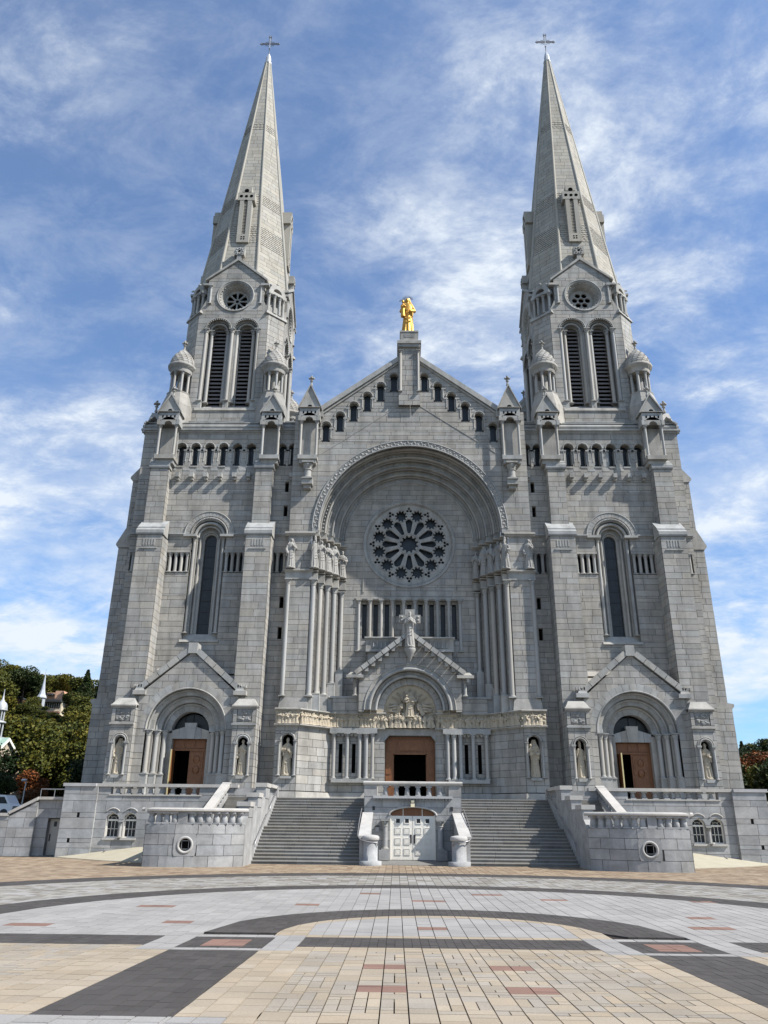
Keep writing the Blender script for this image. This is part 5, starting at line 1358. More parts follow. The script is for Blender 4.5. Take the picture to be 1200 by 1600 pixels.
def f(mb):
    pts0 = [(-1.42, .05), (-1.42, 2.62)]+[(1.42*cos(pi-pi*j/12), 2.62+.45*sin(pi*j/12)) for j in range(1, 12)]+[(1.42, 2.62), (1.42, .05)]
    reveal(mb, Fb, [(pts0, .02), (pts0, -.2)], .5, closed=False)
    rings = []
    for j in range(15):
        a = pi*j/14; x, z = -1.48*cos(a), 2.62+.5*sin(a); rings.append([Fb.P(x+.07*cos(b)*-cos(a), z+.07*cos(b)*sin(a), .04+.06*sin(b)) for b in [2*pi*q/6 for q in range(6)]])
    mb.loft(rings, True, True, True, .8)
mk('door_arch', blk, ['coping'], f)
for s in (-1, 1): mk('door_column', blk, ['granite', 'trim'], lambda mb: (column(mb, Fb, s*1.72, .62, 2.35, .16, .2, 10, ci=1), box(mb, Fb, s*1.78-.32, s*1.78+.32, .05, .62, 0, .5, .5, 0)))
mk('door_transom', blk, ['wood', 'white'], lambda mb: (prism(mb, F(0, 52.16, 1, 0, 1), [(-1.42, 2.5), (1.42, 2.5), (1.3, 2.8), (.7, 3.0), (0, 3.07), (-.7, 3.0), (-1.3, 2.8)], -.1, 0, .4, 0), [box(mb, F(0, 52.16, 1, 0, 1), x-.02, x+.02, 2.55, 3.0, 0, .03, .5, 1) for x in (-.6, .6)]))
for s in (-1, 1):
    Fd = F(0, 52.12, 1, 0, s); leafp = empty('door_leaf', Vector((s*.65, 0, .05)), blk); ORI[leafp.name] = Vector((s*.65, 52, .05))
    def f(mb):
        box(mb, Fd, .012, 1.33, .06, 2.58, -.06, 0, .5)
        for r_ in range(4):
            for c in range(2):
                u = .36+.56*c; z = .52+.6*r_
                if r_ == 3: continue
                for (a, b, e, g) in ((u-.19, u+.19, z-.19, z-.15), (u-.19, u+.19, z+.15, z+.19), (u-.19, u-.15, z-.15, z+.15), (u+.15, u+.19, z-.15, z+.15)): box(mb, Fd, a, b, e, g, 0, .03, .5)
                box(mb, Fd, u-.12, u+.12, z-.12, z+.12, 0, .02, .5)
        box(mb, Fd, 1.33, 1.42, .05, 2.62, -.08, .04, .5)
    o = mk('door_panel', leafp, ['white'], f)
    for c in range(2): mk('door_window', leafp, ['glass', 'white'], lambda mb: (box(mb, Fd, .36+.56*c-.12, .36+.56*c+.12, 2.17, 2.41, 0, .015), [box(mb, Fd, *q, 0, .03, .5, 1) for q in ((.36+.56*c-.17, .36+.56*c+.17, 2.12, 2.17), (.36+.56*c-.17, .36+.56*c+.17, 2.41, 2.46), (.36+.56*c-.17, .36+.56*c-.12, 2.17, 2.41), (.36+.56*c+.12, .36+.56*c+.17, 2.17, 2.41))]))
    mk('push_plate', leafp, ['iron'], lambda mb: box(mb, Fd, .06, .17, 1.0, 1.5, 0, .03))
mk('wall_lamp', blk, ['lamp', 'iron'], lambda mb: (box(mb, Fb, -.12, .12, 3.1, 3.34, .05, .26, .9), box(mb, Fb, -.1, .1, 3.34, 3.5, .05, .24, .7, 0), box(mb, Fb, -.14, .14, 3.34, 3.37, 0, .28, .5, 1)))
mk('intercom_box', blk, ['metal', 'iron'], lambda mb: (box(mb, Fb, -2.32, -2.1, 1.65, 1.95, .02, .12), box(mb, Fb, -2.34, -2.08, 1.93, 2.0, .02, .18, .5, 1)))
for s in (-1, 1): mk('vent', blk, ['iron'], lambda mb: box(mb, Fb, s*2.45-.08, s*2.45+.08, 2.9, 3.13, .02, .05))
def f_newel(s):
    def f(mb):
        fr = F(0, 46.6, 1, 0, s)
        lathe(mb, fr, 2.45, 0, [(.62, 0), (.62, .22), (.4, .24), (.4, 1.28)], 20)
        lathe(mb, fr, 2.45, 0, [(.46, 1.28), (.48, 1.33), (.48, 1.45), (.4, 1.52), (.1, 1.56)], 20, .9, 1)
        P = lambda x, y, z: (s*x, y, z)
        a = [P(2.55, 46.7, 0), P(3.08, 46.7, 0), P(3.08, 52, 0), P(2.55, 52, 0)]; b = [P(2.55, 46.7, 1.35), P(3.08, 46.7, 1.35), P(3.08, 52, 2.62), P(2.55, 52, 2.62)]
        mb.faces(a+b, [(0, 1, 5, 4), (1, 2, 6, 5), (2, 3, 7, 6), (3, 0, 4, 7), (4, 5, 6, 7)], .5)
        a = [P(2.48, 46.6, 1.36), P(3.14, 46.6, 1.36), P(3.14, 52, 2.64), P(2.48, 52, 2.64)]; b = [(x, y, z+.14) for x, y, z in a]
        mb.faces(a+b, [(0, 1, 5, 4), (1, 2, 6, 5), (2, 3, 7, 6), (3, 0, 4, 7), (4, 5, 6, 7), (0, 1, 2, 3)], .9, 1)
    return f
for s in (-1, 1):
    mk('cheek_wall', blk, ['granite', 'coping'], f_newel(s))
    mk('handrail', blk, ['metal'], lambda mb: (tube(mb, [(s*3.2, 52, 3.0), (s*3.22, 49, 2.2), (s*3.2, 46.9, 1.5), (s*3.0, 46.25, 1.3), (s*2.6, 46.12, 1.2), (s*2.1, 46.3, 1.15)], .028, 6), tube(mb, [(s*2.1, 46.3, 1.15), (s*2.05, 46.36, 1.0)], .028, 6)))
# ---- bastions (curved lower landings)
BC = (12.6, 48.2, 5.4)
def bpt(a, r=0.0): return (BC[0]+(BC[2]+r)*cos(a), BC[1]+(BC[2]+r)*sin(a))
A0 = pi+math.acos((BC[0]-9.05)/BC[2]); A1 = 2*pi-math.acos(1.4/BC[2])
def make_bastion(s, side):
    b = root('bastion', (s*11.5, 45, 0), label='curved granite bastion with round porthole window and balustrade on the %s of the grand stairs' % side, category='bastion')
    b['group'] = 'curved bastions beside the grand stairs'
    bands = [-.15, .52, 1.04, 1.56, 2.03]
    def arcw(mb, a0, a1, z0, z1, r, d, tone, mi=0, n=6):
        A = [a0+(a1-a0)*k/n for k in range(n+1)]; out = [(s*bpt(a, r)[0], bpt(a, r)[1]) for a in A]; inn = [(s*bpt(a, r-d)[0], bpt(a, r-d)[1]) for a in A]
        for k in range(n):
            p = [(*out[k], z0), (*out[k+1], z0), (*out[k+1], z1), (*out[k], z1), (*inn[k], z0), (*inn[k+1], z0), (*inn[k+1], z1), (*inn[k], z1)]
            mb.faces(p, [(0, 1, 2, 3), (3, 2, 6, 7), (0, 1, 5, 4)]+([(0, 3, 7, 4)] if k == 0 else [])+([(1, 2, 6, 5)] if k == n-1 else []), tone, mi)
    AM = 1.5*pi-.14; rw = .34
    for zi, (z0, z1) in enumerate(zip(bands, bands[1:])):
        g = .012
        cuts = [A0]+[A0+(A1-A0)*t+R.uniform(-.03, .03) for t in ((.22, .46, .72) if zi % 2 else (.12, .35, .58, .85))]+[A1]
        for a, c in zip(cuts, cuts[1:]):
            segs = [(a, c)]
            if zi in (1, 2): segs = [(x, y) for x, y in ((a, min(c, AM-.1)), (max(a, AM+.1), c)) if y-x > .03]
            for x, y in segs:
                mb = MB(); arcw(mb, x+g/BC[2], y-g/BC[2], z0+g, z1-g, 0, .2, R.random(), n=max(2, int((y-x)*14))); mb.build('stone', ['granite'], b)
    def f(mb):
        for z0, z1 in ((-.2, .55), (1.53, 2.03)): arcw(mb, A0, A1, z0, z1, -.03, .2, .5, 0, 24)
        arcw(mb, A0, AM-.05, .5, 1.6, -.03, .2, .5, 0, 12); arcw(mb, AM+.05, A1, .5, 1.6, -.03, .2, .5, 0, 12)
        x1, y1 = bpt(A1); wall(mb, F(x1, y1, 0, 1, s), 0, 52-y1, 0, 2.0, e=.015, gap=.02, lens=(1.2, 1.8))
        fl = [(s*bpt(A0+(A1-A0)*k/24, -.05)[0], bpt(A0+(A1-A0)*k/24, -.05)[1], 2.03) for k in range(25)]; mb.face(fl+[(s*x1, 52, 2.03), (s*9.1, 52, 2.03)], .5)
    mk('core', b, ['mortar', 'mortar'], f)
    # porthole
    cx, cy = bpt(AM); nx, ny = cos(AM), sin(AM); fr = F(cx, cy, -ny, nx, s)
    fr.nx, fr.ny = nx, ny
    def f(mb):
        C = lambda r, k=24: [(r*cos(2*pi*j/k), 1.04+r*sin(2*pi*j/k)) for j in range(k)]
        reveal(mb, fr, [(C(.42), .0), (C(.41), .03), (C(.31), .03), (C(.29), -.12)], .9, sm=True)
        hw = BC[2]*.1+.03; sq = [(-hw, .52), (-hw*.2, .52), (hw*.2, .52), (hw, .52), (hw, 1.56), (0, 1.62), (-hw, 1.56)]
        n = 24; ring = C(.42)
        def edge(a):
            c, s_ = cos(a), sin(a); t = min(hw/abs(c) if abs(c) > 1e-6 else 9, .52/abs(s_) if abs(s_) > 1e-6 else 9); return (t*c, 1.04+t*s_)
        for j in range(n):
            a0, a1 = 2*pi*j/n, 2*pi*(j+1)/n; p = [ring[j], ring[(j+1) % n], edge(a1), edge(a0)]; mb.face([fr.P(u, z, .0) for u, z in p], .5, 1)
    mk('porthole_surround', b, ['coping', 'granite'], f)
    mk('porthole_glass', b, ['dark', 'metal'], lambda mb: (prism(mb, fr, [(.3*cos(2*pi*j/20), 1.04+.3*sin(2*pi*j/20)) for j in range(20)], -.14, -.12, .3, 0, sides=False), [box(mb, fr, *q, -.11, -.09, .8, 1) for q in ((-.19, .19, .83, .855), (-.19, .19, 1.225, 1.25), (-.19, -.165, .83, 1.25), (.165, .19, .83, 1.25))]))
    def f(mb):
        a0 = A0-.02; a1 = A1+.05
        n = 26; rings = []
        for k in range(n+1):
            a = a0+(a1-a0)*k/n; q = []
            for r, z in ((-.4, 2.63), (.04, 2.63), (.1, 2.67), (.1, 2.75), (.03, 2.82), (-.36, 2.82)): x, y = bpt(a, r); q.append((s*x, y, z))
            rings.append(q)
        mb.loft(rings, True, True, True, .8, sm=False)
        x1, y1 = bpt(A1); box(mb, F(x1, y1, 0, 1, s), -.1, 52-y1, 2.63, 2.82, -.4, .1, .8)
    mk('coping', b, ['coping'], f)
    nb = 12
    for k in range(nb):
        a = A0+(A1-A0)*(k+.6)/nb; x, y = bpt(a, -.2)
        if k == 7: mk('pedestal', b, ['granite'], lambda mb: box(mb, F(x, y, 1, 0, s), -.24, .24, 2.03, 2.64, -.16, .16)); continue
        mk('baluster', b, ['granite'], lambda mb: baluster(mb, F(x, y, 1, 0, s), 0, 2.03, .61, 0, .175))
    for k in range(5):
        x1, y1 = bpt(A1); mk('baluster', b, ['granite'], lambda mb: baluster(mb, F(x1-.2, y1+.6+.95*k, 1, 0, s), 0, 2.03, .61, 0, .17))
    # short side flight up to the terrace and its sloping balustrade
    for k in range(9):
        mk('side_step', b, ['step'], lambda mb: box(mb, F(0, 49.4+.31*k, 1, 0, s), 9.5, 11.7, 2.03+RISE*k, 2.03+RISE*(k+1), -4.0+.31*k, 0))
    def f(mb):
        P = lambda x, y, z: (s*x, y, z)
        for (xa, xb, za, h, ya, yb, m_) in ((11.7, 12.1, 1.3, 1.25, 47.6, 52.2, 0), (11.62, 12.18, 2.83, .16, 47.5, 52.3, 1)):
            up = 1.62 if m_ else 1.62
            if m_ == 0: a = [P(xa, ya, 1.9), P(xb, ya, 1.9), P(xb, yb, 3.62), P(xa, yb, 3.62)]; b_ = [(x, y, z+.26) for x, y, z in a]
            else: a = [P(xa, ya, 2.62), P(xb, ya, 2.62), P(xb, yb, 4.28), P(xa, yb, 4.28)]; b_ = [(x, y, z+.2) for x, y, z in a]
            mb.faces(a+b_, [(0, 1, 5, 4), (1, 2, 6, 5), (2, 3, 7, 6), (3, 0, 4, 7), (4, 5, 6, 7), (0, 1, 2, 3)], .8 if m_ else .5, m_)
        for k in range(7): 
            y = 48.1+.62*k; z = 2.14+.37*(y-47.6); baluster(mb, F(11.9, y, 1, 0, s), 0, z, .46, 0, .13)
        box(mb, F(0, 47.9, 1, 0, s), 11.65, 12.15, 2.0, 2.75, -.4, 0, .5); box(mb, F(0, 52.0, 1, 0, s), 11.62, 12.18, 3.6, 4.4, -.5, 0, .5)
    mk('side_balustrade', b, ['granite', 'coping'], f)
    # stepped cheek between the bastion and the grand stairs
    def f(mb):
        fr = F(9.06, 44.1, 0, 1, s)
        P = lambda y, z, x: (s*x, y, z)
        prof = [(44.2, 0), (44.2, 2.03), (45.0, 2.5), (46.3, 2.5), (46.3, 3.0), (49.0, 3.0), (49.0, 3.55), (51.8, 3.55), (51.8, 3.75), (55.2, 3.75), (55.2, 0)]
        a = [P(y, z, 9.06) for y, z in prof]; b_ = [P(y, z, 9.56) for y, z in prof]; mb.face(a, .5); mb.face(b_, .5)
        for k in range(len(prof)-1): mb.face([a[k], a[k+1], b_[k+1], b_[k]], .5)
    mk('cheek_wall', b, ['granite', 'coping'], f)
    for (ya, yb, z0, z1) in ((44.9, 46.3, 2.4, 2.95), (47.6, 49.0, 2.95, 3.5), (50.3, 51.8, 3.5, 4.15)):
        mk('cheek_pier', b, ['granite', 'coping'], lambda mb: (box(mb, F(0, ya, 1, 0, s), 9.03, 9.62, z0, z1, ya-yb, 0, .5), box(mb, F(0, ya, 1, 0, s), 8.97, 9.72, z1, z1+.24, ya-yb-.06, .06, .8, 1)))
    def f(mb):
        box(mb, F(0, 51.8, 1, 0, s), 8.98, 9.7, 4.2, 4.4, -3.6, 0, .8, 1); box(mb, F(0, 55.0, 1, 0, s), 9.0, 9.6, 3.7, 4.25, -.5, .0, .5)
        for k in range(5): baluster(mb, F(9.33, 52.2+.58*k, 1, 0, s), 0, 3.75, .46, 0, .12)
    mk('cheek_balustrade', b, ['granite', 'coping'], f)
    def f(mb):
        for (ya, yb) in ((46.9, 51.0), (51.6, 54.9)):
            za = 1.05+(ya-46.8)*.41; zb = 1.05+(yb-46.8)*.41
            tube(mb, [(s*8.92, ya, za-.25), (s*8.92, ya, za), (s*8.92, (ya+yb)/2, (za+zb)/2), (s*8.92, yb, zb)], .03, 6)
            for t in (.1, .5, .9): y = ya+(yb-ya)*t; z = za+(zb-za)*t; tube(mb, [(s*8.92, y, z), (s*9.06, y, z-.08)], .018, 5)
    mk('handrail', b, ['metal'], f)
    return b
make_bastion(-1, 'left'); make_bastion(1, 'right')
# ---- terraces in front of the towers
def make_terrace(s, side):
    t = root('terrace', (s*17, 52, 0), label='grey granite terrace wall with balustrade and paired arched windows below the %s tower' % side, category='terrace')
    t['group'] = 'granite terraces below the towers'
    Ft = F(0, 52.0, 1, 0, s); wins = (17.75, 18.87)
    H = []
    for u in wins: H += arch_hole(u, 1.15, 2.2, .4)
    H += [(3.68, 4.15, lambda z: (13.55, 19.2), True)]
    sg = dict(n=110, mats=['granite'], parent=t, test=lambda u, z, h, l: l > .4)
    gc = [-.1, .55, 1.1, 1.65, 2.2, 2.75, 3.3, 3.68, 4.2]
    def f(mb):
        wall(mb, Ft, 9.6, 20.0, -.1, 4.15, H, e=.02, gap=.022, lens=(1.2, 2.2), courses=gc, single=sg)
        wall(mb, F(0, 51.8, 1, 0, s), 20.0, 22.1, -.1, 4.15, rect_hole(21.0, .16, 2.3, 2.6)+rect_hole(21.4, .16, .85, 1.1), e=.02, gap=.022, lens=(1.2, 2.2), courses=gc, single=sg)
        box(mb, F(0, 51.95, 1, 0, s), 20.9, 21.5, .6, 2.7, -.1, -.08, .3, 1)
        wall(mb, F(22.1, 51.8, 0, 1, s), .02, 6, -.1, 4.15, e=.02, gap=.022, lens=(1.2, 2.2), courses=gc)
        wall(mb, F(20.0, 52.0, 0, -1, s), 0, .2, -.1, 4.15, e=.01, gap=.02)
        box(mb, F(0, 52.3, 1, 0, s), 9.6, 22.05, 3.3, PL, -8, 0.1, .4)
        box(mb, F(0, 52.0, 1, 0, s), 9.6, 13.55, 3.7, 4.15, -.4, 0, .4); box(mb, F(0, 52.0, 1, 0, s), 19.2, 22.1, 3.7, 4.15, -.4, 0, .4)
    mk('wall', t, ['granite', 'mortar'], f)
    mk('coping', t, ['coping'], lambda mb: (box(mb, Ft, 11.1, 20.1, 4.15, 4.34, -.45, .12, .8), box(mb, Ft, 20.1, 22.2, 4.15, 4.34, -.45, .3, .7), box(mb, F(22.1, 51.7, 0, 1, s), 0.5, 6, 4.15, 4.34, -.4, .12, .7), box(mb, Ft, 13.4, 19.3, 3.62, 3.7, -.4, .07, .8)))
    for k in range(8): mk('baluster', t, ['granite'], lambda mb: baluster(mb, Ft, 13.9+.7*k, 3.7, .46, -.18, .15))
    for u in wins:
        def f(mb):
            O = lambda r, z0=1.15: opening(u, z0, 2.2, r, 14)
            reveal(mb, Ft, [(O(.4), .02), (O(.4), -.22)], .5, 2); reveal(mb, Ft, [(O(.4), -.2), (O(.33, 1.22), -.2), (O(.33, 1.22), -.26)], .5, 1)
            prism(mb, Ft, O(.34), -.3, -.27, .4, 0, sides=False)
            box(mb, Ft, u-.34, u+.34, 2.12, 2.22, -.27, -.18, .5, 1)
            for z in (1.66,): box(mb, Ft, u-.33, u+.33, z-.015, z+.015, -.27, -.23, .5, 1)
            for x in (-.11, .11): box(mb, Ft, u+x-.013, u+x+.013, 1.2, 2.15, -.27, -.23, .5, 1)
            roll(mb, Ft, u, 2.2, .17, .013, -.25, 12, mi=1, k=4)
            for a in (.8, 2.34): tube(mb, [Ft.P(u-.17*cos(a), 2.2+.17*sin(a), -.25), Ft.P(u-.33*cos(a), 2.2+.33*sin(a), -.25)], .012, 4, .5, 1)
            box(mb, Ft, u-.48, u+.48, 1.02, 1.15, -.1, .12, .8, 2)
            roll(mb, Ft, u, 2.35, .52, .04, .04, 12, pi*.22, pi*.78, 5, 2)
        mk('arched_window', t, ['glass', 'white', 'coping'], f)
    mk('window_column', t, ['shaft', 'trim'], lambda mb: column(mb, Ft, 18.31, 1.15, 2.1, .1, .02, 8, ci=1))
    def f(mb):
        P = lambda x, y, z: (s*x, y, z)
        mb.faces([P(22.0, 51.75, .03), P(20.0, 51.9, .28), P(17.2, 52, .62), P(14.0, 52, .8), P(14.0, 46.0, .03), P(18, 48.3, .03)], [(0, 1, 2, 5), (2, 3, 4, 5)], .5)
        mb.face([P(22.0, 51.75, .03), P(18, 48.3, .03), P(14.0, 46.0, .03), P(14.0, 46.0, -.1), P(18, 48.3, -.1), P(22.0, 51.75, -.1)], .5)
        for x in (16.2, 17.6, 19.0): mb.face([P(x, 51.9, .70-(x-16)*.1), P(x+.12, 51.9, .70-(x-16)*.1), P(x+.02, 51.3, .64-(x-16)*.1), P(x-.1, 51.3, .64-(x-16)*.1)], .1, 1)
    mk('sloping_apron', t, ['concrete', 'mortar'], f)
make_terrace(-1, 'left'); make_terrace(1, 'right')
# ---- lower walls running off to either side
lw = root('side_stair_wall', (-24, 53, 0), label='granite wall with sloping stair parapet and grey service door at the far left of the terrace', category='stair wall')
Fl = F(0, 52.7, -1, 0, -1); 
def f(mb):
    fr = F(0, 52.7, 1, 0, -1); top = lambda z: 0
    wall(mb, fr, 22.1, 24.0, 0, 3.35, rect_hole(22.75, .95, 0.05, 2.25), e=.02, gap=.022, lens=(.8, 1.4), courses=[.55, 1.1, 1.65, 2.25, 2.8])
    e = lambda z: 24.0+(25.7-24.0)*min(1, max(0, (3.2-z)/.85)) if z < 3.2 else 24.0
    wall(mb, F(0, 52.5, 1, 0, -1), 24.0, e, 0, 3.2, e=.02, gap=.022, lens=(.8, 1.4), courses=[.55, 1.1, 1.65, 2.25, 2.6, 2.9])
    wall(mb, F(0, 52.5, 1, 0, -1), 25.7, 34, 0, 2.35, e=.02, gap=.022, lens=(.9, 1.6), courses=[.55, 1.1, 1.65, 2.1])
    box(mb, fr, 22.1, 24, 0, 3.3, -.6, -.5, .4); box(mb, F(0, 52.52, 1, 0, -1), 23.97, 24.4, 0, 3.2, -.4, 0, .5)
mk('wall', lw, ['granite', 'mortar'], f)
def f(mb):
    fr = F(0, 52.5, 1, 0, -1)
    box(mb, fr, 22.05, 24.05, 3.35, 3.52, -.6, .0, .8)
    prism(mb, fr, [(24.0, 3.3), (24.0, 3.5), (25.75, 2.62), (25.75, 2.42)], -.35, .1, .8, 0, back=True); box(mb, fr, 25.7, 34, 2.35, 2.53, -.4, .1, .8)
mk('coping', lw, ['coping'], f)
mk('service_door', lw, ['metal_door' if 'metal_door' in M else 'white', 'glass', 'iron'], lambda mb: (box(mb, F(0, 52.7, 1, 0, -1), 22.28, 23.2, .08, 2.2, -.35, -.3, .3), [box(mb, F(0, 52.7, 1, 0, -1), x, x+.18, 1.75, 2.05, -.3, -.28, .5, 1) for x in (22.4, 22.75)], box(mb, F(0, 52.7, 1, 0, -1), 23.05, 23.12, .9, 1.3, -.3, -.26, .5, 2)))
mk('railing', lw, ['metal'], lambda mb: (tube(mb, [(-22.2, 53.2, 4.0), (-24.2, 53.2, 4.0)], .03), [tube(mb, [(x, 53.2, 3.5), (x, 53.2, 4.0)], .025) for x in (-22.4, -23.3, -24.2)]))
rw_ = root('side_wall', (24, 52, 0), label='granite wall running on to the right of the right terrace under a metal railing', category='wall')
def f(mb):
    wall(mb, F(0, 51.9, 1, 0, 1), 22.1, 34, -.1, 3.45, rect_hole(23.2, .16, 2.3, 2.6), e=.02, gap=.022, lens=(1.2, 2.2), courses=[.55, 1.1, 1.65, 2.2, 2.75]); box(mb, F(0, 52.1, 1, 0, 1), 22.1, 34, 0, 3.4, -.1, 0, .3, 1)
mk('wall', rw_, ['granite', 'mortar'], f)
mk('coping', rw_, ['coping'], lambda mb: box(mb, F(0, 51.9, 1, 0, 1), 22.1, 34, 3.45, 3.62, -.4, .1, .8))
mk('railing', rw_, ['metal'], lambda mb: (tube(mb, [(22.3, 52.2, 4.2), (34, 52.2, 4.2)], .03), [tube(mb, [(x, 52.2, 3.6), (x, 52.2, 4.2)], .025) for x in (22.5, 24.3, 26.1, 28)]))
# ================================================================ the plaza
gz = lambda y: (17.9-y)*.0266 if y < 17.9 else 0.0
k_ = NT('paver', .9, .15)
at_ = k_.n('ShaderNodeAttribute', attribute_name='tone').outputs['Fac']
M['paver'] = None
def pmat(name, c, var=.08, c2=None, grain=40):
    k = NT(name, .88, .18); at = k.n('ShaderNodeAttribute', attribute_name='tone').outputs['Fac']; c2 = c2 or c
    n = k.noise(grain, detail=4, rough=.7); n2 = k.noise(.6, detail=5)
    f = k.mth('MULTIPLY', k.mr(at, 0, 1, 1-var, 1+var), k.mth('MULTIPLY', k.mr(n, .3, .7, .86, 1.14), k.mr(n2, .3, .7, .86, 1.08)))
    fr_ = k.n('ShaderNodeMath', {0: k.mth('MULTIPLY', at, 5.77), 1: 0.0}, operation='FRACT').outputs[0]
    k.col(k.mix(1.0, k.mix(fr_, rgb(*c), rgb(*c2)), k.n('ShaderNodeCombineColor', {0: f, 1: f, 2: f}).outputs[0], 'MULTIPLY')); k.bump(n, .5, .006); return k.m
M['p_white'] = pmat('pale grey paver', (.265, .256, .246), .07)
M['p_tan'] = pmat('tan paver', (.295, .243, .178), .08, (.305, .262, .205))
M['p_mix'] = pmat('buff paver', (.28, .24, .188), .08, (.27, .245, .21))
M['p_dark'] = pmat('charcoal paver', (.062, .057, .054), .12, grain=60)
M['p_red'] = pmat('red paver', (.20, .123, .098), .08)
M['p_mott'] = pmat('mottled grey paver', (.27, .26, .235), .10, (.16, .145, .125))
M['p_pink'] = pmat('pinkish brown paver', (.20, .145, .10), .12, (.28, .225, .16))
del M['paver']
M['p_joint'] = plain('dark joint sand', (.035, .03, .026), .95, .1, nz=.2)
PM = ['p_white', 'p_tan', 'p_mix', 'p_dark', 'p_red', 'p_mott', 'p_pink']
W_, T_, X_, D_, R_, O_, K_ = range(7)
ground = MB()
for (y0, y1) in ((-60, 17.9), (17.9, 140)):
    ground.face([(-400, y0, gz(y0)-.035), (400, y0, gz(y0)-.035), (400, y1, gz(y1)-.035), (-400, y1, gz(y1)-.035)], .5, 0)
ground.face([(-400, 140, -.035), (400, 140, -.035), (900, 1500, -.035), (-900, 1500, -.035)], .5, 0)
gr = ground.build('ground', ['p_joint'], None, kind='structure')
plaza = root('plaza', (0, 20, 0), kind='structure', label='plaza paved in white, tan and charcoal pavers with curved bands')
reds = [(-1.45, -.75, 14.0, 14.5), (-1.45, -.75, 11.9, 12.45), (.52, 1.2, 14.0, 14.5), (.52, 1.2, 11.9, 12.45), (-.42, .3, 19.7, 20.2)]
for x, y in ((-3.72, 25.0), (-9.5, 19.8), (-6.3, 20.6), (-7.7, 24.1), (-2.0, 28.9), (-.03, 26.5), (4.0, 27.3), (8.7, 27.3), (6.9, 22.7), (9.6, 19.8), (6.4, 20.6), (2.0, 28.9)): reds.append((x-.4, x+.4, y-.26, y+.26))
xe = sorted(set([round(x, 3) for x in [3.55-.341*k for k in range(0, 21)]]+[3.55, 3.96, 4.37, 4.79, 5.2]+[5.2+.34*k for k in range(1, 84)]+[3.55-.341*21]))
xe = sorted(set([round(-x, 3) for x in xe if x > 3.5]+[round(x, 3) for x in xe if -3.7 < x]))
xe = [xe[0]]+[b for a, b in zip(xe, xe[1:]) if b-a > .05]
def arc(r, yc):
    return lambda x: yc+sqrt(max(r*r-x*x, 0.0))
pr = random.Random(3); big = MB(); singles = 0
def lay(x0, x1, ya0, ya1, yb0, yb1, ci, gap=.017):
    """one paver: bottom edge (ya0 at x0, ya1 at x1), top edge (yb0, yb1)"""
    global singles
    g = gap/2; y_lo = max(ya0, ya1); pts = [(x0+g, ya0+g), (x1-g, ya1+g), (x1-g, yb1-g), (x0+g, yb0-g)]
    if max(pts[3][1]-pts[0][1], pts[2][1]-pts[1][1]) < .02: return
    dz = pr.uniform(-.002, .002); top = [(x, y, gz(y)+dz) for x, y in pts]; bot = [(x, y, gz(y)-.045) for x, y in pts]
    tgt = big; own = False
    yc = (pts[0][1]+pts[2][1])/2; xc = (x0+x1)/2
    if singles < 300 and 10.0 < yc < 13.4 and abs(xc+.4) < (yc*.36) and x1-x0 > .2: tgt = MB(); own = True
    mi = 0 if own else ci
    tgt.faces(top+bot, [(0, 1, 2, 3), (0, 1, 5, 4), (1, 2, 6, 5), (2, 3, 7, 6), (3, 0, 4, 7)], pr.random(), mi)
    if own: singles += 1; tgt.build('paver', [PM[ci]], plaza)
def run(x0, x1, lo, hi, ci, ln, style):
    """fill a column between y curves lo and hi"""
    a0, a1, b0, b1 = lo(x0), lo(x1), hi(x0), hi(x1)
    if max(b0-a0, b1-a1) < .03: return
    cutter = sorted(set([q for r_ in reds if r_[0] < (x0+x1)/2 < r_[1] for q in (r_[2], r_[3])]))
    y = max(a0, a1)+pr.uniform(.15, 1)*ln; ys = []
    top = min(b0, b1)
    while y < top-.12:
        ys.append(y); y += ln*(1 if style != 'mix' else pr.choice((.5, .5, 1, 1, 1.5)))
    ys = sorted(set([q for q in ys if all(abs(q-c) > .12 for c in cutter)]+[c for c in cutter if max(a0, a1) < c < top]))
    ed = [(a0, a1)]+[(q, q) for q in ys]+[(b0, b1)]
    for e0, e1 in zip(ed, ed[1:]):
        ym = (e0[0]+e0[1]+e1[0]+e1[1])/4; c = ci; xm = (x0+x1)/2
        if any(r_[0] < xm < r_[1] and r_[2] < ym < r_[3] for r_ in reds): c = R_
        if style == 'mott': c = pr.choice((O_, O_, W_, O_, O_))
        if style == 'mix' and c == X_:
            c = pr.choice((X_, X_, T_, X_))
            if pr.random() < .4 and x1-x0 > .25:
                m_ = x0+(x1-x0)*.5; lay(x0, m_, e0[0], e0[1], e1[0], e1[1], c); lay(m_, x1, e0[0], e0[1], e1[0], e1[1], pr.choice((X_, T_))); continue
        if style == 'dark':
            m_ = (x0+x1)/2; am, bm = (e0[0]+e0[1])/2, (e1[0]+e1[1])/2; lay(x0, m_, e0[0], am, e1[0], bm, c, .007); lay(m_, x1, am, e0[1], bm, e1[1], c, .007); continue
        lay(x0, x1, e0[0], e0[1], e1[0], e1[1], c)
K = lambda v: (lambda x: v)
fi, fo = arc(3.6, 18.9), arc(5.2, 18.9)
r1, r2, r3, r4 = arc(11.15, 20.1), arc(12.7, 20.1), arc(18.0, 20.2), arc(19.8, 20.3)
def clampf(f, lo): return lambda x: max(f(x), lo)
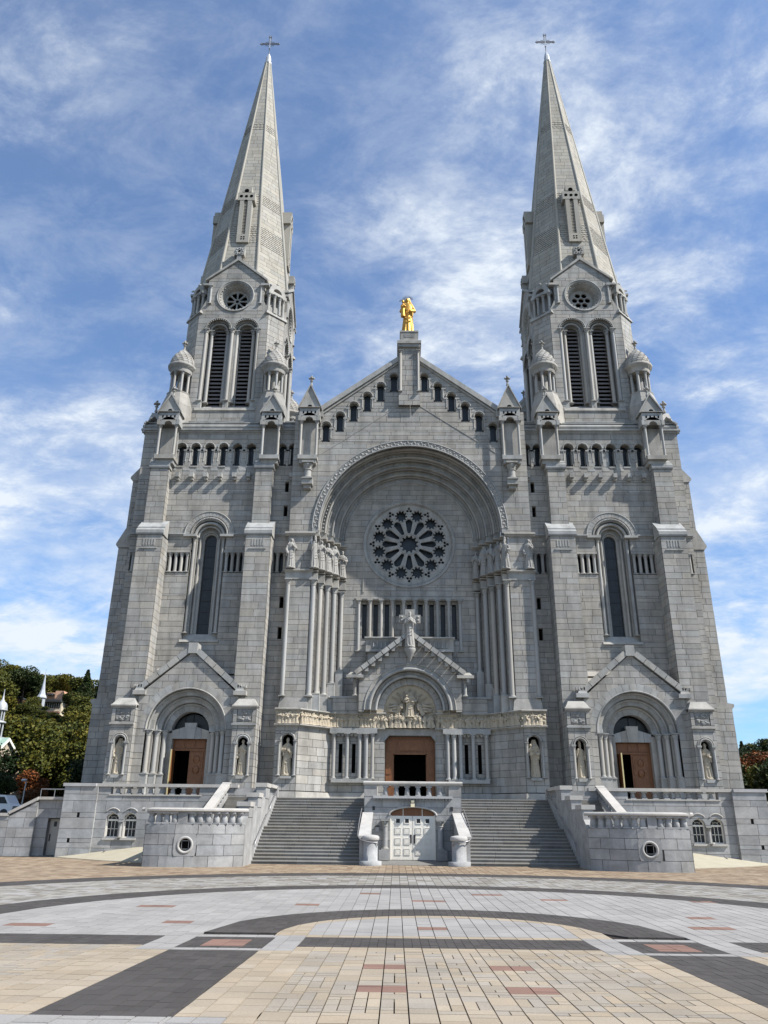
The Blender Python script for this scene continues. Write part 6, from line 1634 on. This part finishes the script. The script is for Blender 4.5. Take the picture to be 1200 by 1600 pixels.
for x0, x1 in zip(xe, xe[1:]):
    xm = (x0+x1)/2; ax = abs(xm)
    inblk = ax < 3.1; ysb = 46.75 if ax < 9.05 else (bpt(0)[1] if False else 52.0)
    yend = K(46.7 if ax > 3.1 else 51.9) if ax < 9.05 else K(52.0)
    # y < 10.15: white cross strip
    run(x0, x1, K(2.6), K(9.62), X_ if ax < 2.65 else T_, .42, 'plain'); 
    if ax > 2.9: run(x0, x1, K(9.62), K(10.15), W_, .6, 'plain')
    else: run(x0, x1, K(9.62), K(10.5), T_, .42, 'plain')
    if ax < 2.7: run(x0, x1, K(10.5), K(16.1), X_, .36, 'mix'); run(x0, x1, K(16.1), K(16.75), T_, .33, 'plain')
    elif ax < 3.0: run(x0, x1, K(10.15), K(16.75), T_, .44, 'plain')
    elif ax < 3.55: run(x0, x1, K(10.15), K(16.1), T_, .44, 'plain'); run(x0, x1, K(16.1), K(18.55), W_, .6, 'plain')
    elif ax < 5.2:
        run(x0, x1, K(10.15), K(16.1), D_, .34, 'dark'); run(x0, x1, K(16.1), K(16.42), W_, .32, 'plain')
        if 3.95 < ax < 4.8: run(x0, x1, K(16.42), K(16.72), D_, .34, 'dark'); run(x0, x1, K(16.72), K(17.85), R_, .36, 'plain'); run(x0, x1, K(17.85), K(18.2), D_, .34, 'dark')
        else: run(x0, x1, K(16.42), K(18.2), D_, .34, 'dark')
        run(x0, x1, K(18.2), K(18.55), W_, .32, 'plain')
    elif ax < 5.8: run(x0, x1, K(10.15), K(16.1), T_, .44, 'plain'); run(x0, x1, K(16.1), K(18.55), W_, .6, 'plain')
    else:
        run(x0, x1, K(10.15), K(16.75), T_ if ax < 6.6 else X_, .44, 'plain' if ax < 6.6 else 'mix')
    if ax < 3.0 or ax > 5.8: run(x0, x1, K(16.75), K(18.3), D_, .34, 'dark'); base = 18.3
    else: base = 18.55
    if ax < 5.2:
        lo = K(base)
        if ax < 3.6:
            bd = lambda x: max(fi(x)-.45, base)
            if ax < 2.9: run(x0, x1, K(base), K(base+.33), T_, .33, 'plain'); run(x0, x1, K(base+.33), bd, W_, .62, 'plain')
            run(x0, x1, bd if ax < 2.9 else K(base), clampf(fi, base), T_, .4, 'plain')
        run(x0, x1, clampf(fi, base), clampf(fo, base), D_, .34, 'dark')
        run(x0, x1, clampf(fo, base), r1, W_, .62, 'plain')
    else: run(x0, x1, K(base), clampf(r1, base), W_, .62, 'plain')
    run(x0, x1, clampf(r1, base), clampf(r2, base), D_, .34, 'dark')
    run(x0, x1, clampf(r2, base), clampf(r3, base), O_, .4, 'mott')
    run(x0, x1, clampf(r3, base), clampf(r4, base), D_, .34, 'dark')
    if ax < 18: run(x0, x1, clampf(r4, base), yend, K_, .5, 'plain')
    else: run(x0, x1, clampf(r4, base), K(52.0), K_, .5, 'plain')
# pavers round the foot of the entrance block lie inside the stairs' line too
po = big.build('paving', PM, plaza, kind='stuff')
# ================================================================ hillside, trees, far buildings
def smo(t): t = min(1, max(0, t)); return t*t*(3-2*t)
RX = [(-400, 60), (-220, 50), (-130, 34), (-112, 31), (-97, 26.5), (-75, 22), (-40, 14), (40, 10), (90, 11), (105, 12.5), (118, 17), (150, 22), (400, 30)]
def ridge(x):
    for (a, ha), (b, hb) in zip(RX, RX[1:]):
        if a <= x <= b: return ha+(hb-ha)*(x-a)/(b-a)
    return 30
def hz(x, y):
    q = x*250.0/max(y, 60)
    return ridge(q)*smo((y-95)/155)**.9+(2.3*smo((y-57)/8)*smo((-x-25.5)/3))
def f(mb):
    xs = list(range(-360, 361, 8)); ys = [54, 58, 62, 66, 72, 80, 90]+list(range(100, 380, 12)); n = len(xs); V = []
    for y in ys:
        for x in xs: V.append((x, y, hz(x, y)-.02 if hz(x, y) > .01 else -.06))
    fs = []
    for j in range(len(ys)-1):
        for i in range(n-1): a = j*n+i; fs.append((a, a+1, a+n+1, a+n))
    mb.faces(V, fs, .5, 0, True)
mbh = MB(); f(mbh); mbh.build('hillside', 'hill', None, kind='structure')

def leafy(seed, kind, n):
    r_ = random.Random(seed); mb = MB(); blobs = []
    if kind == 'conifer':
        for k in range(n):
            t = r_.random()**.8; z = .12+.88*t; rad = .19*(1-t)**.85+.015; a = r_.uniform(0, 2*pi); q = rad*sqrt(r_.random())*1.05; tier = .02*sin(z*70)
            blobs.append((q*cos(a), q*sin(a), z-q*.35+tier, .018+.009*r_.random(), .25+.6*(q/rad)))
    else:
        cs = [(0, 0, .62, .25)]+[(r_.uniform(-.22, .22), r_.uniform(-.22, .22), r_.uniform(.42, .86), r_.uniform(.12, .2)) for _ in range(11)]
        for k in range(n):
            c = r_.choice(cs); a = r_.uniform(0, 2*pi); e = math.asin(r_.uniform(-1, 1)); q = c[3]*(.72+.34*r_.random())
            blobs.append((c[0]+q*cos(a)*cos(e), c[1]+q*sin(a)*cos(e), c[2]+q*sin(e)*.85, .0145+.010*r_.random(), r_.random()))
    for x, y, z, s_, tn in blobs:
        ax = Vector((r_.gauss(0, 1), r_.gauss(0, 1), r_.gauss(0, 1))).normalized(); b = ax.orthogonal().normalized(); c = ax.cross(b)
        p = [tuple(Vector((x, y, z))+(b*cos(g)+c*sin(g))*s_*(1, .55)[j % 2]) for j, g in enumerate([0, pi/3, 2*pi/3, pi, 4*pi/3, 5*pi/3])]
        mb.face(p[:4], tn, 0); mb.face([p[0], p[3], p[4], p[5]], tn, 0)
    return mb
def trunk(seed):
    r_ = random.Random(seed); mb = MB(); tube(mb, [(0, 0, -.03), (.004, 0, .2), (0, .01, .5), (.01, 0, .8)], [.022, .017, .012, .004], 7)
    for k in range(6): a = r_.uniform(0, 6.28); z = r_.uniform(.3, .6); tube(mb, [(0, 0, z), (.1*cos(a), .1*sin(a), z+.1), (.2*cos(a), .2*sin(a), z+.16)], [.009, .006, .002], 5)
    return mb
KIND = {}
for name, kd, mat, sd, n in (('broadleaf', 'b', 'leaf_olive', 1, 5600), ('broadleaf2', 'b', 'leaf_dark', 2, 5600), ('conifer', 'conifer', 'leaf_dark', 3, 4800), ('maple', 'b', 'leaf_red', 4, 5600), ('broadleaf3', 'b', 'leaf_olive', 5, 5600)):
    m1 = leafy(sd, kd, n); m2 = trunk(sd); a = m1.build('crown_m', mat); b = m2.build('trunk_m', 'bark'); KIND[name] = (a.data, b.data); bpy.data.objects.remove(a); bpy.data.objects.remove(b)
tr = random.Random(21)
def tree(kind, x, y, h, label, group, w_=1.0, name='broadleaf_tree', z=None):
    o = empty(name, (x, y, hz(x, y) if z is None else z), label=label, category='tree')
    if group: o['group'] = group
    for nm, me in zip(('crown', 'trunk'), KIND[kind]):
        c = bpy.data.objects.new(nm, me); COL.objects.link(c); c.parent = o
    o.scale = (h*w_, h*w_, h); o.rotation_euler = (0, 0, tr.uniform(0, 6.28)); return o
def proj(x, y, z):
    d = Vector((x, y, z))-CAM; k = d.dot(_f); return 600+1206.06*d.dot(_r2)/k, 800-1206.06*d.dot(_u2)/k
def clear(x, y, h):                                           # keep the far houses and the steeple in sight
    px, py = proj(x, y, hz(x, y)+h); pb = proj(x, y, hz(x, y))[1]; r_ = h*.2*1206/y
    for (a, b, t, u, yy) in ((64, 108, 1080, 1122, 226), (60, 72, 1046, 1086, 206), (10, 30, 1090, 1106, 226), (104, 112, 1108, 1120, 214)):
        if y < yy and px+r_ > a and px-r_ < b and py < u-3 and pb > t: return False
    return True
LAB = {'broadleaf': 'olive green broadleaf tree in the wooded hillside left of the basilica', 'broadleaf2': 'dark green broadleaf tree in the wooded hillside left of the basilica', 'broadleaf3': 'yellowing green broadleaf tree in the wooded hillside left of the basilica', 'conifer': 'dark spruce standing in the wooded hillside left of the basilica', 'maple': 'rusty red maple in the wooded hillside left of the basilica'}
NAMES = {'broadleaf': 'broadleaf_tree', 'broadleaf2': 'broadleaf_tree', 'broadleaf3': 'broadleaf_tree', 'conifer': 'spruce_tree', 'maple': 'maple_tree'}
y = 92.0; row = 0
while y < 262:
    x = -.565*y+tr.uniform(0, 3)
    while x < -.372*y:
        px, _ = proj(x, y, 10)
        kd = tr.choices(['broadleaf', 'broadleaf2', 'broadleaf3', 'conifer', 'maple'], [4, 3, 3, 2, .35])[0]
        h = tr.uniform(8, 12)*(1.2 if kd == 'conifer' else 1); xx, yy = x+tr.uniform(-1.5, 1.5), y+tr.uniform(-2, 2)
        for hh in (h, h*.7, h*.5, h*.36, h*.26):
            if clear(xx, yy, hh): tree(kd, xx, yy, hh, LAB[kd], 'trees on the wooded hillside', tr.uniform(.95, 1.25) if kd != 'conifer' else 1.0, NAMES[kd]); break
        x += tr.uniform(4.5, 6.5)
    y += 5.0+(y-90)*.028; row += 1
y = 100.0
while y < 262:
    x = .40*y
    while x < .50*y:
        kd = tr.choices(['broadleaf2', 'conifer', 'maple', 'broadleaf'], [4, 2, .8, 1.5])[0]; h = tr.uniform(8, 12)
        tree(kd, x+tr.uniform(-1, 1), y+tr.uniform(-2, 2), h, LAB[kd].replace('left of the basilica', 'right of the basilica'), 'trees beyond the right side of the basilica', tr.uniform(.95, 1.2), NAMES[kd])
        x += tr.uniform(5, 7)
    y += 11
tree('maple', -38.6, 83, 4.6, 'low rusty orange maple beside the stone chapel', None, 1.1, 'maple_tree')
tree('maple', -36.0, 79, 2.6, 'small orange bush like maple near the street lamp', None, 1.4, 'maple_tree')
tree('broadleaf2', -37.5, 75, 4.2, 'dark leafy tree in front of the chapel gable', None, 1.2, 'broadleaf_tree')
tree('broadleaf2', -33.0, 86, 6.5, 'dark broadleaf tree behind the street lamp', None, 1.1, 'broadleaf_tree')
tree('broadleaf', -40.0, 96, 9, 'olive tree rising between chapel roof and orange maple', None, 1.1, 'broadleaf_tree')

for k in range(22):
    yy_ = tr.uniform(188, 207); px_ = tr.uniform(58, 118); v_ = _f*1206.06+_r2*(px_-600)-_u2*(1130-800); x_ = CAM.x+yy_/v_.y*v_.x; g_ = proj(x_, yy_, hz(x_, yy_))[1]
    hh_ = min(6.0, max(1.6, (g_-1124)*yy_/1206*.95)); tree(tr.choice(['broadleaf', 'broadleaf2', 'broadleaf3']), x_, yy_, hh_, 'low tree on the slope just below the salmon and cream hillside building', 'trees just below the hillside building', 1.5)
# hill-top seminary: salmon block over a cream colonnaded front
def bx(mb, x0, x1, y0, y1, z0, z1, mi=0, tn=.5): mb.faces([(x0, y0, z0), (x1, y0, z0), (x1, y1, z0), (x0, y1, z0), (x0, y0, z1), (x1, y0, z1), (x1, y1, z1), (x0, y1, z1)], [(0, 1, 2, 3), (4, 5, 6, 7), (0, 1, 5, 4), (1, 2, 6, 5), (2, 3, 7, 6), (3, 0, 4, 7)], tn, mi)
YB = 215.0; sc_ = YB/200
hb = root('hillside_building', (-88*sc_, YB, 24*sc_), label='salmon and cream building with a colonnaded front on the wooded hill', category='building')
def zz(py): return 2.275+YB*math.tan(0.3807-math.atan((py-800)/1206.06))
def xx_(px, py=1100):
    v = _f*1206.06+_r2*(px-600)-_u2*(py-800); return CAM.x+YB/v.y*v.x
X = xx_
mk('upper_block', hb, ['pink'], lambda mb: (bx(mb, X(84), X(96), YB, YB+9, zz(1125), zz(1083)), bx(mb, X(93), X(105), YB+.8, YB+9, zz(1125), zz(1087)), bx(mb, X(68), X(86), YB+1, YB+9, zz(1125), zz(1085))))
mk('roof', hb, ['lead'], lambda mb: (bx(mb, X(66), X(102.5), YB-3.5, YB+1, zz(1103), zz(1099.5)), bx(mb, X(71), X(80), YB-.5, YB+1, zz(1090), zz(1087))))
mk('wall', hb, ['cream'], lambda mb: (bx(mb, X(68), X(102), YB-2.2, YB, zz(1128), zz(1102)), bx(mb, X(84), X(98), YB-3, YB-1, zz(1134), zz(1120))))
for k in range(9):
    mk('window', hb, ['glass'], lambda mb: bx(mb, X(70.5+3.4*k), X(72.7+3.4*k), YB-2.3, YB-2.15, zz(1112), zz(1104)))
for k in range(3): mk('window', hb, ['glass'], lambda mb: bx(mb, X(86.5+4*k), X(88.8+4*k), YB-3.1, YB-2.9, zz(1130), zz(1124)))
mk('cornice', hb, ['brown'], lambda mb: bx(mb, X(83), X(101), YB-3.2, YB-1, zz(1120), zz(1117.5)))
YB = 200.0
stp = root('white_steeple', (X(66, 1090), YB, 20), label='slender white church steeple rising out of the trees beside the salmon building', category='steeple')
def f(mb):
    cx = X(66, 1085); fr = F(cx, YB, 1, 0, 1); sc2 = YB/1206*1.0
    lathe(mb, fr, 0, 0, [(1.0, zz(1108)), (1.0, zz(1096)), (1.25, zz(1095)), (1.28, zz(1093.5)), (.85, zz(1089)), (.55, zz(1082)), (.33, zz(1072)), (.15, zz(1060)), (.06, zz(1054)), (.04, zz(1049))], 8, sm=False)
mk('spire', stp, ['zinc'], f)
mk('belfry_opening', stp, ['dark'], lambda mb: bx(mb, X(66, 1098)-.3, X(66, 1098)+.3, YB-1.08, YB-.98, zz(1107), zz(1098)))
YB = 220.0
hs = root('hill_house', (X(20), YB, 20), label='small dull brown house half hidden by trees near the left edge', category='house')
mk('wall', hs, ['brown'], lambda mb: bx(mb, X(13), X(28), YB, YB+6, zz(1118), zz(1095)))
mk('roof', hs, ['lead'], lambda mb: bx(mb, X(12), X(29), YB-.4, YB+6.5, zz(1095), zz(1092.5)))
for px in (16, 22.5): mk('window', hs, ['glass'], lambda mb: bx(mb, X(px), X(px+2.4), YB-.1, YB+.05, zz(1101), zz(1096.5)))
YB = 205.0
fl = root('flag', (X(108), YB, 20), label='white flag hanging on a pole among the hillside trees', category='flag')
def f(mb):
    a, b = X(104.5, 1118), X(111, 1112); mb.face([(a, YB, zz(1119)), (b-.1, YB+.3, zz(1117)), (b, YB+.2, zz(1109)), ((a+b)/2+.3, YB, zz(1112))], .5)
    mb.face([(a, YB+.05, zz(1119)), (b-.1, YB+.35, zz(1117)), (b, YB+.25, zz(1109)), ((a+b)/2+.3, YB+.05, zz(1112))], .5)
mk('cloth', fl, ['flag'], f); mk('pole', fl, ['metal'], lambda mb: tube(mb, [(X(111, 1112), YB+.2, zz(1140)), (X(111, 1112), YB+.2, zz(1107))], .07))
# chapel at the left edge
ch = root('stone_chapel', (-37, 70, 2.3), label='small rubble stone chapel with green copper roof and white belfry at the left edge', category='chapel')
cfr = F(-35.2, 70.0, .42, .9075, 1)          # gable plane; its normal looks right
def f(mb):
    prism(mb, cfr, [(-3.0, 1.5), (3.0, 1.5), (3.0, 5.4), (0, 8.5), (-3.0, 5.4)], -14, 0, .5, 0, back=True)
mk('wall', ch, ['rubble'], f)
def f(mb):
    for q in (-1, 1): prism(mb, cfr, [(q*3.3, 5.05), (q*3.3, 5.25), (0, 8.8), (0, 8.6)], -14.2, .15, .5, 0, back=True)
mk('roof', ch, ['copper'], f)
mk('rake_board', ch, ['white'], lambda mb: [prism(mb, cfr, [(q*3.35, 4.9), (q*3.35, 5.2), (0, 8.75), (0, 8.5)], .16, .24, .5, 0, back=True) for q in (-1, 1)])
def f(mb):
    bc = cfr.P(0, 0, -1.6); fr = F(bc[0], bc[1], 1, 0, 1)
    box(mb, fr, -.75, .75, 8.0, 8.9, -.75, .75, .5, 0, .15, .15)
    for z0, z1, r_ in ((8.9, 10.1, .42), (10.35, 11.2, .34)):
        for k in range(8): a = 2*pi*k/8; lathe(mb, fr, r_*cos(a), r_*sin(a), [(.07, z0), (.07, z1)], 5)
        lathe(mb, fr, 0, 0, [(r_+.2, z1), (r_+.24, z1+.1), (r_, z1+.2)], 8)
    lathe(mb, fr, 0, 0, [(.52, 11.35), (.5, 11.6), (.4, 11.85), (.2, 12.0), (.1, 12.2), (.05, 12.6), (.02, 13.1)], 10)
mk('belfry', ch, ['zinc'], f)
mk('round_window', ch, ['white', 'glass'], lambda mb: (roll(mb, cfr, 0, 5.6, .35, .07, .03, 16, 0, 2*pi), prism(mb, cfr, [(.33*cos(2*pi*k/12), 5.6+.33*sin(2*pi*k/12)) for k in range(12)], 0, .02, .5, 1, sides=False)))
KC = 92/70.0; L0 = ch.location.copy(); ch.location = CAM+(L0-CAM)*KC; ch.location.z = 2.3; ch.scale = (KC,)*3
lp = root('street_lamp', (-33.0, 70, 2.3), label='tall grey street lamp standing in front of the hillside trees', category='street lamp')
mk('post', lp, ['metal'], lambda mb: tube(mb, [(-33.0, 70, 2.2), (-32.95, 70, 5.0), (-32.93, 70, 5.2)], [.08, .06, .05], 8))
mk('lamp_head', lp, ['zinc'], lambda mb: (ball(mb, (-33.1, 69.9, 5.25), (.28, .16, .12)), tube(mb, [(-32.93, 70, 5.15), (-33.0, 69.95, 5.3), (-33.2, 69.9, 5.26)], .05)))
van = root('parked_van', (-36.6, 73, 2.3), label='white parked van seen above the low granite wall at the left edge', category='van')
def f(mb):
    fr = F(-36.6, 73, 1, 0, 1); prism(mb, fr, [(-1.9, 2.55), (1.7, 2.55), (1.9, 3.2), (1.6, 3.4), (1.1, 4.1), (-1.7, 4.2), (-1.9, 4.0)], -.9, .9, .5, 0, back=True)
mk('body', van, ['flag'], f)
mk('side_window', van, ['glass'], lambda mb: [prism(mb, F(-36.6, 73, 1, 0, 1), q, .9, .92, .5, 0) for q in ([(.5, 3.4), (1.35, 3.4), (1.0, 3.95), (.5, 3.95)], [(-.6, 3.4), (.3, 3.4), (.3, 3.95), (-.6, 3.95)])])
for q in (-1.15, 1.15): mk('wheel', van, ['iron'], lambda mb: prism(mb, F(-36.6, 73, 1, 0, 1), [(q+.34*cos(2*pi*k/14), 2.62+.34*sin(2*pi*k/14)) for k in range(14)], .72, .94, .5, 0, back=True))
